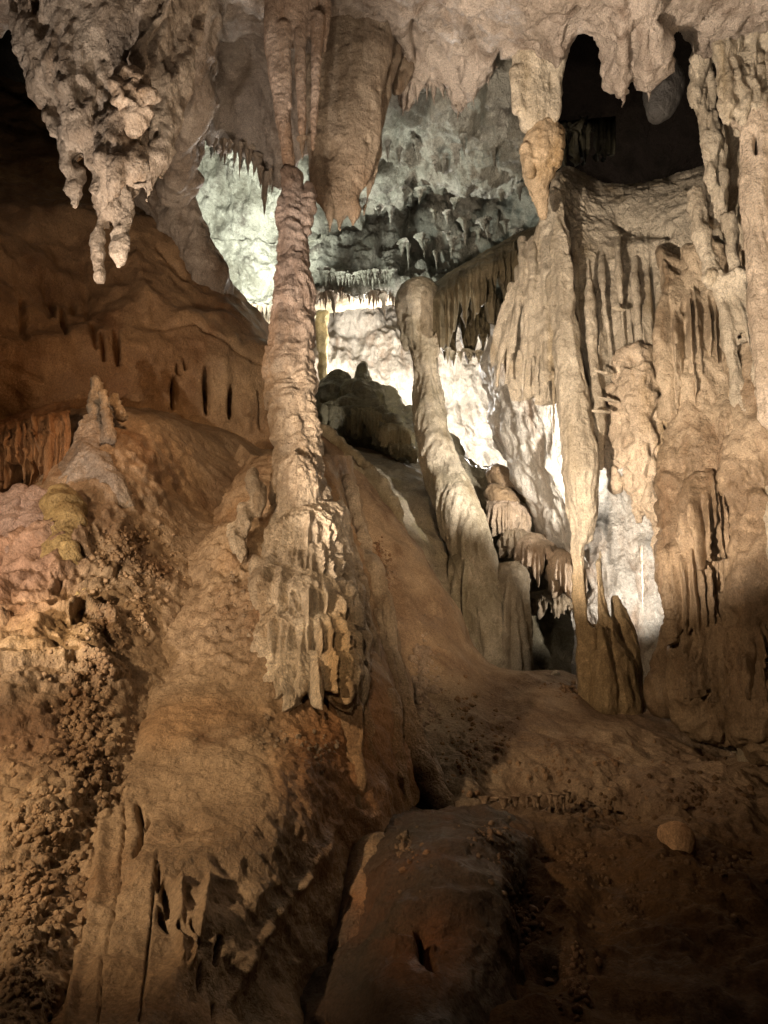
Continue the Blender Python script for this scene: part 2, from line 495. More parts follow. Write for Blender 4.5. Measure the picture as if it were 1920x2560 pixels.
def hang(px, py, Y, L, r, key, label, group=None, rnd=random.Random(3), lean=0.05, name='stalactite'):
    me = rnd.choice(stals(key))
    o = bpy.data.objects.new(name, me); COL.objects.link(o)
    o.location = at(px, py, Y); s = Y / F
    o.scale = (r * s, r * s, L * s * 1.02)
    o.rotation_euler = (rnd.uniform(-lean, lean), rnd.uniform(-lean, lean), rnd.uniform(0, 6.28))
    o['label'] = label; o['category'] = 'stalactite'
    if group: o['group'] = group
    return o

ORD = 'first second third fourth fifth sixth seventh eighth ninth tenth eleventh twelfth thirteenth fourteenth fifteenth sixteenth seventeenth eighteenth nineteenth twentieth twenty-first twenty-second twenty-third twenty-fourth twenty-fifth twenty-sixth twenty-seventh twenty-eighth twenty-ninth thirtieth'.split()

def fringe(path, n, Lr, rr, key, label, group, seed=1, up=8, lean=0.05, sc=3, sy=0.12):
    rnd = random.Random(seed)
    pts = np.array(path, float)
    d = np.concatenate([[0], np.cumsum(np.hypot(np.diff(pts[:, 0]), np.diff(pts[:, 1])))])
    for i in range(n):
        q = (i + rnd.uniform(0.1, 0.9)) / n * d[-1]
        x, y, Y = [np.interp(q, d, pts[:, c]) for c in range(3)]
        L = rnd.uniform(*Lr) * (1.0 if rnd.random() < 0.7 else 1.4)
        dyy = rnd.uniform(-sc, sc)
        hang(x, y - up + dyy, Y + rnd.uniform(-sy, sy), L + up, rnd.uniform(*rr), key, label + ', ' + ORD[i] + ' from left', group, rnd, lean)


R3 = random.Random(11)
# ================================================================== SETTING
# outer cavern: a closed rough shell all round
def shell():
    nu, nv = 160, 90
    u = np.linspace(0, 2 * np.pi, nu, endpoint=False); v = np.linspace(0, np.pi, nv)
    U, Vv = np.meshgrid(u, v, indexing='ij')
    X = 14 * np.cos(U) * np.sin(Vv); Y = 9.5 + 18 * np.sin(U) * np.sin(Vv); Z = 4.0 + 14 * np.cos(Vv)
    Z = np.maximum(Z, -2.2)
    P = np.stack([X, Y, Z], -1).reshape(-1, 3)
    c = np.array([0, 8.5, 4.0]); n = c - P; n /= np.linalg.norm(n, axis=1)[:, None]
    P = P + n * (0.7 * fbm(P * 0.45, 4) + 0.3 * ridged(P * 1.1, 3))[:, None]
    i = np.arange(nu * nv).reshape(nu, nv); j = np.roll(i, -1, 0)
    Fq = np.stack([i[:, :-1], i[:, 1:], j[:, 1:], j[:, :-1]], -1).reshape(-1, 4)
    put('cavern_shell', mesh_from('cavern_shell', P, Fq), M['shell'], kind='structure')
shell()

# far chamber wall, brightly lit
patch('far_wall', [
    [(250, 450, 17.5), (500, 450, 18), (700, 450, 18.3), (900, 450, 18.4), (1050, 450, 18), (1160, 450, 17)],
    [(250, 650, 17.5), (500, 650, 18), (700, 650, 18.3), (900, 650, 18.6), (1050, 650, 18), (1180, 650, 17)],
    [(250, 800, 17.2), (500, 800, 17.6), (700, 800, 18.0), (900, 800, 18.2), (1060, 800, 17.6), (1200, 800, 16.6)],
    [(250, 1010, 17), (500, 1010, 17.2), (700, 1010, 17.6), (900, 1010, 17.6), (1100, 1010, 17.2), (1240, 1010, 16)],
    [(250, 1150, 14), (500, 1150, 14.2), (700, 1150, 14), (900, 1150, 14), (1100, 1150, 14), (1260, 1150, 13)],
], M['white'], lambda P: rough(P, 0.30, 0.8, 6) + 0.10 * ridged(S3(P, 3, 3, 1.4), 4) + flutes(P, .12, 2.2, .4), res=3.6,
    kind='structure')

# grey-green vault of the back chamber
VA = [(400, -60, 6.6), (470, -60, 6.8)]
patch('back_vault', [
    [(300, 20, 7.4), (450, 20, 7.6), (600, 20, 7.6), (800, 20, 7.4), (950, 60, 7.4), (1080, 60, 7.4), (1185, 60, 7.4)],
    [(300, 230, 9.6), (450, 230, 9.8), (600, 230, 9.6), (800, 220, 9.0), (950, 220, 8.8), (1080, 230, 8.6), (1180, 230, 8.4)],
    [(300, 340, 13.6), (450, 340, 13.2), (600, 350, 12.4), (800, 340, 10.6), (950, 330, 10), (1080, 340, 9.6), (1172, 350, 9.2)],
    [(300, 480, 14.2), (450, 490, 13.9), (600, 500, 13.4), (800, 440, 11.6), (950, 385, 10.6), (1080, 385, 10.2), (1165, 390, 9.8)],
    [(300, 520, 14.2), (450, 530, 14.0), (600, 530, 13.6), (800, 470, 13.4), (950, 400, 13.4), (1080, 400, 13.0), (1150, 400, 12)],
    [(300, 600, 14.4), (450, 610, 14.2), (600, 600, 13.8), (800, 560, 13.3), (950, 520, 13.4), (1080, 520, 13), (1215, 540, 12)],
    [(300, 670, 14.2), (450, 672, 14), (600, 655, 13.6), (800, 622, 13.0), (950, 612, 12.6), (1080, 700, 11.8), (1215, 760, 11.6)],
    [(300, 640, 15.2), (450, 640, 15), (600, 625, 14.6), (800, 600, 14), (950, 600, 13.6), (1080, 690, 12.8), (1215, 700, 12.8)],
    [(300, 520, 16.8), (450, 520, 16.8), (600, 520, 16.6), (800, 500, 16.4), (950, 520, 15.4), (1080, 600, 14.8), (1215, 600, 14.8)],
], M['vault'], lambda P: rough(P, 0.22, 1.0, 6) + (0.10 * ridged(P * 2.2 + 4, 4) + 0.09 * (0.6 - worley(S3(P, 3.4, 3.4, 2.2))) + pits(P, .25, 2.6, .12)) * (1 - 0.5 * blob(P, 480, 520, 190, 200)) + crag(P, .05, 4),
    res=3.6, kind='structure')

# near roof: lit rock overhead with a ragged lip
lip = [(-500, 80, 5.0), (-200, 80, 5.2), (60, 60, 5.6), (300, 120, 6.4), (430, 240, 7.6), (470, 330, 8.2), (540, 330, 8.4), (600, 395, 8.4), (660, 330, 8.0), (740, 230, 7.6), (830, 150, 7.2),
       (880, 240, 7.2), (930, 190, 7.1), (985, 245, 7.0), (1040, 175, 6.6), (1085, 140, 6.3), (1130, 120, 6.0), (1180, 130, 5.7), (1215, 140, 5.5), (1235, 105, 5.45), (1265, 88, 5.4),
       (1290, 105, 5.35), (1312, 165, 5.3), (1345, 206, 5.2), (1368, 178, 5.2), (1400, 192, 5.1), (1430, 150, 5.1), (1446, 82, 5.2), (1475, 80, 5.3), (1505, 120, 5.4), (1600, 130, 5.6), (1800, 150, 5.8), (2100, 150, 5.8)]
def lrow(dy, Yf, flat=0.0, base=60):
    return [(x, (y * (1 - flat) + base * flat) + dy, Yf(x, Y)) for x, y, Y in lip]
patch('cave_roof', [
    [(x, -1500, 0.6) for x, y, Y in lip],
    [(x, -500, 2.7) for x, y, Y in lip],
    [(x, -150, 3.7 + 0.25 * (Y - 5)) for x, y, Y in lip],
    lrow(-30, lambda x, Y: 4.3 + 0.45 * (Y - 5), 0.9, 0),
    lrow(0, lambda x, Y: Y * 0.9 + 0.3, 0.45, 60),
    lrow(0, lambda x, Y: Y),
    lrow(-25, lambda x, Y: Y + 0.22, 0.1),
    lrow(-60, lambda x, Y: Y + 0.6, 0.7),
    lrow(-150, lambda x, Y: Y + 2.0, 1.0),
], M['roof'], lambda P: rough(P, 0.11, 1.7, 5) + crag(P, 0.03, 5.0, 1, 4) + flutes(P, 0.03, 3.2, 0.6) + pits(P, 0.07, 7, 0.25) + marks(P, [
    (960, 120, 985, 190, 14, 0.10), (1010, 60, 1030, 150, 12, 0.08), (890, 40, 905, 130, 14, 0.12), (835, 60, 850, 120, 10, 0.10), (1075, 110, 1090, 160, 12, 0.1),
    (1150, 60, 1200, 70, 10, 0.06), (1340, 60, 1350, 150, 12, -0.06), (1395, 20, 1405, 130, 12, 0.06), (1250, 20, 1270, 60, 14, 0.06), (1480, 30, 1400, 60, 10, 0.05)]),
    res=4.6, kind='structure')

# left wall: ochre, smooth, with dark slits
slits = [(134, 668, 137, 742, 5, 0.30), (112, 640, 114, 690, 4, 0.22), (222, 745, 225, 790, 5, 0.28), (253, 735, 255, 795, 6, 0.30), (158, 640, 158, 672, 5, 0.15),
         (376, 820, 378, 880, 7, 0.35), (445, 800, 446, 892, 7, 0.35), (499, 840, 498, 905, 7, 0.35), (382, 790, 384, 812, 4, .2), (397, 782, 398, 800, 3, .2),
         (44, 650, 46, 740, 8, 0.10), (200, 720, 206, 770, 10, 0.10), (330, 720, 420, 715, 5, 0.05), (420, 715, 470, 745, 4, 0.06), (470, 745, 556, 800, 4, 0.05),
         (0, 790, 90, 830, 6, 0.05), (180, 560, 190, 700, 9, 0.05), (555, 850, 566, 930, 8, 0.06), (527, 860, 540, 930, 8, -0.05), (480, 790, 500, 905, 14, -0.05), (590, 850, 600, 930, 8, -0.05),
         (100, 600, 105, 690, 10, 0.06), (290, 560, 320, 700, 16, -0.06), (340, 540, 400, 600, 10, 0.06)]
patch('left_wall', [
    [(-900, 100, 8.2), (-300, 150, 11), (0, 180, 12), (150, 230, 12), (300, 280, 12), (350, 290, 12), (372, 290, 12.2)],
    [(-900, 380, 5.6), (-300, 390, 7.8), (0, 400, 8.4), (150, 420, 8.6), (290, 435, 8.6), (345, 450, 8.8), (390, 460, 9.6)],
    [(-900, 500, 3.8), (-300, 500, 5.5), (0, 500, 6.6), (150, 500, 7.1), (320, 510, 7.5), (440, 560, 7.8), (470, 565, 8.8)],
    [(-900, 650, 3.6), (-300, 650, 5.2), (0, 650, 6.3), (150, 650, 6.8), (340, 650, 7.1), (480, 655, 7.5), (512, 650, 8.8)],
    [(-900, 780, 3.5), (-300, 790, 5.1), (0, 780, 6.1), (180, 770, 6.6), (380, 760, 6.9), (535, 740, 7.4), (575, 740, 8.8)],
    [(-900, 900, 3.6), (-300, 900, 5.2), (0, 900, 6.3), (200, 880, 6.6), (400, 880, 7.0), (565, 860, 7.3), (612, 860, 8.8)],
    [(-900, 1000, 3.8), (-300, 1000, 5.6), (0, 1000, 6.5), (200, 1000, 6.9), (400, 1000, 7.2), (580, 980, 7.5), (640, 980, 8.8)],
    [(-900, 1300, 4.2), (-300, 1300, 6), (0, 1300, 7), (200, 1300, 7.4), (400, 1200, 7.6), (580, 1150, 7.9), (640, 1150, 8.8)],
], M['ochre'], lambda P: rough(P, 0.16, 0.9, 4) + 0.03 * ridged(S3(P, 2.5, 2.5, 1.2), 3) + flutes(P, 0.03, 3.0, 0.5) * blob(P, 470, 860, 150, 90) + marks(P, slits), res=4.5, kind='structure',
    tintf=lambda P: 1 + blob(P, 520, 830, 90, 130, .7)[:, None] * np.array([0.12, 0.30, 0.55]))

# right side rock behind the curtain
patch('right_wall', [
    [(1560, 60, 6.2), (1640, 60, 5.4), (1760, 60, 4.6), (2100, 60, 3.4), (2700, 0, 1.4)],
    [(1540, 300, 6.4), (1620, 330, 5.6), (1760, 330, 4.6), (2100, 350, 3.4), (2700, 300, 1.4)],
    [(1560, 700, 6.2), (1640, 700, 5.6), (1760, 700, 4.6), (2100, 700, 3.4), (2700, 700, 1.4)],
    [(1560, 1100, 6.2), (1640, 1100, 5.6), (1760, 1100, 4.5), (2100, 1100, 3.3), (2700, 1100, 1.4)],
    [(1560, 1650, 6.0), (1640, 1650, 5.5), (1760, 1700, 4.5), (2100, 1800, 3.3), (2700, 2200, 1.4)],
], M['curtain'], lambda P: rough(P, 0.14, 1.0, 5) + flutes(P, 0.06, 3.0, 0.3), res=8, kind='structure')

# white wall seen through the gap, and the pale underside that runs down to the pillar
patch('gap_wall', [
    [(1120, 780, 9.6), (1230, 800, 9.3), (1330, 800, 9.2), (1420, 800, 9.1), (1520, 800, 9)],
    [(1150, 1000, 9.5), (1240, 1000, 9.2), (1330, 1000, 9.1), (1420, 1000, 9.0), (1520, 1000, 8.8)],
    [(1220, 1200, 9.4), (1280, 1200, 9.1), (1350, 1200, 9.0), (1430, 1200, 8.9), (1520, 1200, 8.8)],
    [(1240, 1400, 9.2), (1300, 1400, 9.0), (1370, 1400, 8.9), (1440, 1400, 8.8), (1520, 1400, 8.8)],
    [(1240, 1570, 9.0), (1300, 1570, 8.9), (1370, 1570, 8.8), (1440, 1570, 8.7), (1520, 1570, 8.7)],
], M['white'], lambda P: rough(P, 0.16, 1.2, 6) + 0.06 * ridged(S3(P, 3, 3, 1.5), 4) + pits(P, .08, 5, .2), res=3.2, kind='structure')
patch('pale_underside', [
    [(1062, 700, 9.8), (1074, 705, 9.2), (1108, 690, 8.6), (1180, 640, 8.0), (1260, 640, 7.6)],
    [(1050, 800, 10.0), (1060, 820, 9.5), (1110, 800, 8.9), (1180, 800, 8.2), (1260, 800, 7.7)],
    [(1075, 930, 10.2), (1088, 935, 9.7), (1130, 900, 9.0), (1190, 900, 8.3), (1260, 900, 7.8)],
    [(1120, 1050, 10.2), (1135, 1055, 9.7), (1165, 1010, 9.0), (1210, 1000, 8.4), (1270, 1000, 8.0)],
    [(1168, 1150, 10.2), (1182, 1155, 9.7), (1205, 1120, 9.1), (1235, 1100, 8.6), (1280, 1100, 8.2)],
    [(1225, 1262, 10.2), (1235, 1265, 9.7), (1245, 1240, 9.2), (1262, 1230, 8.8), (1290, 1220, 8.4)],
], M['white'], lambda P: rough(P, 0.10, 1.4, 6) + 0.045 * ridged(P * S3(np.ones((1, 3)), 2.2, 2.2, 1.4) + 3, 4), res=3.5, kind='structure')
# recess behind the small draperies, right of the back column
patch('recess_wall', [
    [(960, 940, 12.6), (1020, 1003, 12.6), (1080, 1010, 12.6), (1145, 1008, 12.6), (1300, 1010, 12.6)],
    [(960, 1000, 11), (1020, 1012, 11.4), (1080, 1018, 11.4), (1145, 1016, 11.4), (1300, 1020, 11)],
    [(960, 1100, 10.6), (1020, 1100, 10.7), (1080, 1100, 10.8), (1160, 1100, 10.8), (1300, 1100, 10.6)],
    [(960, 1250, 10.0), (1040, 1250, 10.0), (1100, 1250, 10.2), (1180, 1250, 10.3), (1300, 1250, 10.3)],
    [(960, 1400, 9.6), (1040, 1400, 9.6), (1100, 1400, 9.8), (1180, 1400, 9.8), (1300, 1400, 9.8)],
    [(960, 1560, 9.0), (1040, 1560, 9.0), (1100, 1560, 9.2), (1180, 1560, 9.2), (1300, 1560, 9.2)],
], M['back'], lambda P: rough(P, 0.16, 1.3, 5) + flutes(P, 0.04, 4, 0.5), res=5, kind='structure')

# rib of rock that arches down from the roof on the left
grow('rock_arch', [
    [(430, -60, 5.6, 60), (425, 100, 5.9, 56), (412, 240, 6.3, 48), (398, 350, 6.8, 34), (385, 420, 7.2, 36)],
    [(455, -60, 5.7, 50), (452, 120, 6.2, 30), (440, 220, 6.6, 22), (418, 340, 7.0, 16)],
    [(330, 430, 7.6, 30), (375, 455, 7.6, 42), (420, 520, 7.6, 46), (455, 590, 7.7, 44), (475, 650, 7.8, 26), (480, 700, 7.9, 12)],
    [(385, 380, 7.3, 30), (400, 460, 7.5, 38), (440, 560, 7.6, 40)],
    [(300, 400, 7.6, 30), (340, 440, 7.7, 36), (380, 500, 7.7, 40)],
], 0.024, M['cream'], lambda P: rough(P, 0.09, 1.6, 5) + flutes(P, 0.05, 3.5, 0.3) + crag(P, .02, 6, .6) + pits(P, .05, 7, .3), kind='structure', tintf=lambda P: np.full((len(P), 3), .8))

# distant rim stalactites hang from the vault; far chamber ledge
patch('far_ledge', [
    [(400, 712, 17), (560, 700, 17), (700, 640, 17), (860, 620, 17), (1000, 620, 17)],
    [(400, 716, 14.3), (560, 706, 14.3), (700, 650, 14.0), (860, 634, 13.6), (1000, 640, 13.4)],
    [(400, 690, 14.0), (560, 684, 14.0), (700, 632, 13.7), (860, 618, 13.4), (1000, 620, 13.2)],
    [(400, 660, 14.6), (560, 660, 14.6), (700, 615, 14.2), (860, 600, 13.8), (1000, 600, 13.6)],
], M['back'], lambda P: rough(P, 0.06, 2.0, 5) + 0.03 * ridged(P * 5, 3), res=3.5, kind='structure')

# ================================================================== SLOPES AND FLOOR
patch('left_slope', [
    [(-700, 1000, 4.6), (-200, 960, 6.6), (0, 940, 6.8), (150, 880, 6.7), (250, 862, 6.9), (400, 890, 7.2), (560, 940, 7.6), (700, 950, 8)],
    [(-700, 1080, 3.8), (-200, 1060, 5.7), (0, 1040, 5.7), (150, 940, 5.7), (250, 920, 5.8), (400, 950, 6.4), (560, 1000, 6.9), (700, 1000, 7.2)],
    [(-700, 1180, 3.4), (-200, 1150, 5.0), (0, 1130, 5.0), (150, 1040, 5.0), (250, 1020, 5.1), (400, 1060, 5.8), (520, 1080, 6.3), (700, 1080, 6.7)],
    [(-700, 1300, 3.0), (-200, 1270, 4.4), (0, 1250, 4.4), (130, 1220, 4.4), (250, 1190, 4.7), (390, 1180, 5.2), (480, 1180, 5.4), (700, 1180, 6.2)],
    [(-700, 1450, 2.6), (-200, 1420, 3.8), (0, 1400, 3.8), (130, 1390, 3.9), (250, 1370, 4.15), (350, 1360, 4.4), (430, 1360, 4.6), (700, 1360, 5.4)],
    [(-700, 1650, 2.2), (-200, 1650, 3.2), (0, 1640, 3.2), (120, 1620, 3.3), (220, 1600, 3.5), (300, 1580, 3.78), (380, 1580, 3.95), (700, 1580, 4.8)],
    [(-700, 1950, 1.6), (-200, 1950, 2.5), (0, 1930, 2.55), (80, 1920, 2.6), (160, 1900, 2.78), (230, 1880, 2.88), (300, 1880, 3.05), (700, 1880, 4)],
    [(-700, 2500, 1.0), (-200, 2500, 1.7), (-60, 2450, 1.75), (0, 2420, 1.8), (60, 2400, 1.9), (120, 2380, 2.1), (200, 2380, 2.3), (700, 2380, 3)],
], M['mud'], lambda P: rough(P, 0.07, 1.5, 5)
    + corn(P, 0.050, 20) * np.maximum(blob(P, 130, 1750, 170, 260, .5), blob(P, 60, 1980, 130, 200, .5))
    + corn(P, 0.035, 15) * np.maximum(blob(P, 280, 1270, 150, 120, .6), blob(P, 60, 1420, 170, 160, .4))
    + corn(P, 0.05, 11) * blob(P, 280, 1010, 150, 110, .6)
    + terrace(P, 0.10, 0.26, wob=.8) * blob(P, 60, 1330, 220, 230, .4) + crag(P, .05, 5, .6) * blob(P, 60, 1330, 260, 260, .6) + 0.05 * (0.7 - worley(S3(P, 12, 12, 6))) * blob(P, 240, 1010, 140, 130, .6), res=3.2, kind='structure',
    tintf=lambda P: (1 + blob(P, 200, 1010, 120, 110, .8)[:, None] * np.array([.35, .38, .55])) * (1 + blob(P, 30, 1200, 120, 120, .6)[:, None] * np.array([.25, .1, .25])) * (1 + blob(P, 110, 1350, 120, 70, .6)[:, None] * np.array([.2, .14, -.03])) * (1 - blob(P, 60, 1580, 120, 70, .6)[:, None] * np.array([.4, .5, .55])))

def mtint(P):
    px, py = proj(P)
    t = np.ones((len(P), 3), np.float32)
    g = blob(P, 640, 1600, 130, 120, .7)[:, None]; t = t * (1 + g * np.array([0.10, 0.12, 0.12]))
    o = smooth(0.1, 0.5, pn(P * 1.7 + 50))[:, None] * 0.6; t = t * (1 + o * np.array([0.12, -0.06, -0.25]))
    r = blob(P, 760, 1650, 130, 190, .6)[:, None]; t = t * (1 + r * np.array([0.0, -0.28, -0.5]))
    return t
cracks = [(272, 1740, 255, 1900, 3, .05), (255, 1900, 225, 2090, 2.5, .04), (225, 2090, 205, 2240, 2.5, .04), (305, 1790, 290, 1850, 6, .09), (268, 1720, 262, 1745, 6, .1), (298, 1735, 303, 1790, 6, .09), (320, 1760, 312, 1790, 5, .08),
          (340, 1830, 325, 2010, 3, .04), (325, 2010, 300, 2212, 3, .03), (344, 1870, 340, 1930, 5, .07), (355, 1905, 362, 1975, 12, .07), (345, 1975, 362, 2010, 9, .06), (385, 2000, 390, 2040, 6, .09),
          (410, 2000, 425, 2050, 5, .07), (470, 2030, 462, 2090, 6, .09), (430, 2085, 428, 2140, 9, .06), (465, 2170, 462, 2200, 7, .07), (345, 1320, 300, 1480, 10, -0.03),
          (280, 1540, 250, 1700, 8, -.03), (390, 1900, 380, 2100, 10, -.03), (450, 1900, 400, 2110, 9, -.03), (735, 1780, 640, 1925, 20, -.03), (650, 1910, 560, 2030, 20, -.03), (570, 2010, 505, 2150, 20, -.03), (230, 1800, 150, 2212, 14, -.03), (210, 1900, 110, 2212, 10, .02)]
patch('main_mound_flank', [
    [(520, 960, 6.9), (552, 985, 6.4), (610, 985, 5.9), (690, 985, 5.9), (735, 985, 6.5), (752, 990, 7.4)],
    [(460, 1110, 6.5), (498, 1085, 5.9), (580, 1080, 5.45), (690, 1080, 5.35), (752, 1090, 5.9), (785, 1100, 6.9)],
    [(370, 1215, 5.9), (425, 1180, 5.4), (530, 1180, 5.02), (670, 1180, 4.95), (765, 1190, 5.4), (815, 1205, 6.2)],
    [(280, 1370, 5.0), (342, 1345, 4.6), (470, 1345, 4.38), (620, 1345, 4.35), (780, 1350, 4.8), (860, 1370, 5.6)],
    [(215, 1580, 4.3), (278, 1550, 3.98), (420, 1530, 3.82), (600, 1530, 3.8), (800, 1540, 4.25), (905, 1560, 5.2)],
    [(165, 1750, 3.65), (232, 1720, 3.38), (400, 1700, 3.25), (590, 1700, 3.3), (770, 1700, 3.75), (905, 1720, 4.5)],
    [(80, 1950, 2.98), (155, 1920, 2.78), (340, 1900, 2.7), (510, 1900, 2.8), (665, 1890, 3.15), (830, 1860, 3.75)],
    [(10, 2170, 2.45), (80, 2140, 2.34), (280, 2120, 2.28), (430, 2120, 2.38), (600, 2110, 2.72), (760, 2100, 3.1)],
    [(-140, 2600, 1.7), (-60, 2580, 1.6), (200, 2560, 1.52), (360, 2560, 1.62), (520, 2560, 1.9), (700, 2560, 2.2)],
], M['mud'], lambda P: rough(P, 0.06, 1.6, 6) + crag(P, .010, 9, .4, 3) + flutes(P, 0.022, 4.5, 0.3) * (1 - 0.5 * blob(P, 600, 1600, 200, 200))
    + corn(P, 0.018, 26) * blob(P, 640, 1600, 120, 90, .7) + 0.03 * ridged(S3(P, 9, 9, 2.5), 3) * blob(P, 520, 1150, 110, 160, .6) + corn(P, .035, 14) * blob(P, 500, 1340, 70, 130, .5) + marks(P, cracks),
    res=3.0, kind='structure', tintf=mtint)

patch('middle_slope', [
    [(640, 900, 9.4), (690, 930, 9.2), (755, 1010, 9.0), (820, 1120, 8.9), (925, 1290, 8.7), (1030, 1450, 8.4), (1200, 1460, 8.2), (1400, 1500, 8), (1659, 1530, 8), (2200, 1560, 7)],
    [(640, 915, 8.2), (705, 950, 7.9), (775, 1000, 7.8), (848, 1110, 7.5), (950, 1262, 7.1), (1048, 1428, 6.9), (1190, 1472, 6.7), (1400, 1530, 6.6), (1659, 1590, 6.6), (2200, 1650, 6)],
    [(640, 1050, 7.2), (730, 1090, 7.1), (800, 1150, 6.9), (860, 1250, 6.6), (950, 1380, 6.3), (1050, 1500, 6.1), (1200, 1550, 5.9), (1400, 1600, 5.8), (1659, 1660, 5.8), (2200, 1720, 5)],
    [(640, 1350, 6.2), (780, 1350, 6.1), (840, 1440, 5.8), (910, 1520, 5.6), (990, 1580, 5.4), (1090, 1620, 5.2), (1250, 1660, 5.1), (1450, 1690, 4.9), (1700, 1740, 4.8), (2200, 1800, 4.4)],
    [(640, 1600, 5.6), (800, 1600, 5.5), (890, 1660, 5.1), (960, 1710, 4.8), (1040, 1740, 4.7), (1140, 1755, 4.6), (1290, 1775, 4.5), (1460, 1790, 4.3), (1700, 1830, 4.2), (2200, 1900, 3.9)],
    [(640, 1780, 5.0), (800, 1770, 4.8), (900, 1780, 4.5), (980, 1785, 4.3), (1060, 1790, 4.2), (1160, 1810, 4.05), (1300, 1850, 3.9), (1470, 1880, 3.75), (1700, 1930, 3.6), (2200, 1990, 3.4)],
    [(640, 2000, 3.9), (800, 2000, 3.6), (900, 2000, 3.4), (980, 2010, 3.3), (1060, 2020, 3.25), (1160, 2040, 3.2), (1300, 2080, 3.1), (1470, 2100, 3.0), (1700, 2120, 2.9), (2200, 2150, 2.8)],
    [(500, 2600, 2.2), (800, 2600, 1.9), (900, 2600, 1.85), (980, 2600, 1.8), (1060, 2600, 1.8), (1160, 2600, 1.8), (1300, 2600, 1.8), (1470, 2600, 1.8), (1700, 2600, 1.8), (2200, 2600, 1.8)],
], M['slope'], lambda P: rough(P, 0.10, 1.2, 4) * 0.7 + (0.07 * fbm(P * 2.6, 5) + 0.5 * pits(P, .05, 7, .2) + corn(P, 0.022, 18)) * smooth(1480, 1700, proj(P)[1]) + 0.012 * ridged(P * 2 + 7, 3)
    + marks(P, [(870, 1060, 900, 1160, 3, 0.03), (900, 1160, 930, 1220, 3, .03), (1010, 1750, 1250, 1720, 9, 0.10), (1250, 1720, 1500, 1760, 9, .08), (1090, 1745, 1210, 1765, 16, .08),
                (740, 1130, 790, 1300, 22, 0.10), (830, 1420, 905, 1600, 20, 0.12)]),
    res=3.6, kind='structure',
    tintf=lambda P: (1 - smooth(1640, 1850, proj(P)[1])[:, None] * np.array([0.74, 0.80, 0.86])) * (1 + blob(P, 960, 1650, 90, 130, .8)[:, None] * np.array([-0.1, 0.04, 0.15])))  # darker downward: shade of the foreground put into the tint

# dark rock in the foreground, lower right
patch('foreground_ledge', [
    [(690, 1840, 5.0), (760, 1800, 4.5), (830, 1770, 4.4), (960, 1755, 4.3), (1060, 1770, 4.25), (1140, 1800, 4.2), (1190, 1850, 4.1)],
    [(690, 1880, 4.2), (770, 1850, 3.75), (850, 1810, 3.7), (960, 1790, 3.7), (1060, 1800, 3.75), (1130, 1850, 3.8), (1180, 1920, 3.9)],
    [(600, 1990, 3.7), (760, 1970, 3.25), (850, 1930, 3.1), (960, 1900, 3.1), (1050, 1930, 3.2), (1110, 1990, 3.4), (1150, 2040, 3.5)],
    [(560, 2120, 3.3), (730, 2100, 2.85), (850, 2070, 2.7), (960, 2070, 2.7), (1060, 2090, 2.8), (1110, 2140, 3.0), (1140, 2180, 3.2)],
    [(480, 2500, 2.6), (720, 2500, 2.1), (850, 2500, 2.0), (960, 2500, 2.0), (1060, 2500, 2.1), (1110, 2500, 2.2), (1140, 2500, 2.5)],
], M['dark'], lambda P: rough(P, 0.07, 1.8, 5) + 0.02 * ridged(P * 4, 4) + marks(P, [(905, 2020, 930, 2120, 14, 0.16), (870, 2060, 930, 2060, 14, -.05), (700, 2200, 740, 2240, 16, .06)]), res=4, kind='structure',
    tintf=lambda P: .55 + blob(P, 930, 2060, 90, 90, .8)[:, None] * np.array([0.9, 0.45, 0.1]))  # dark rock, tinted lower still to carry the foreground's shade

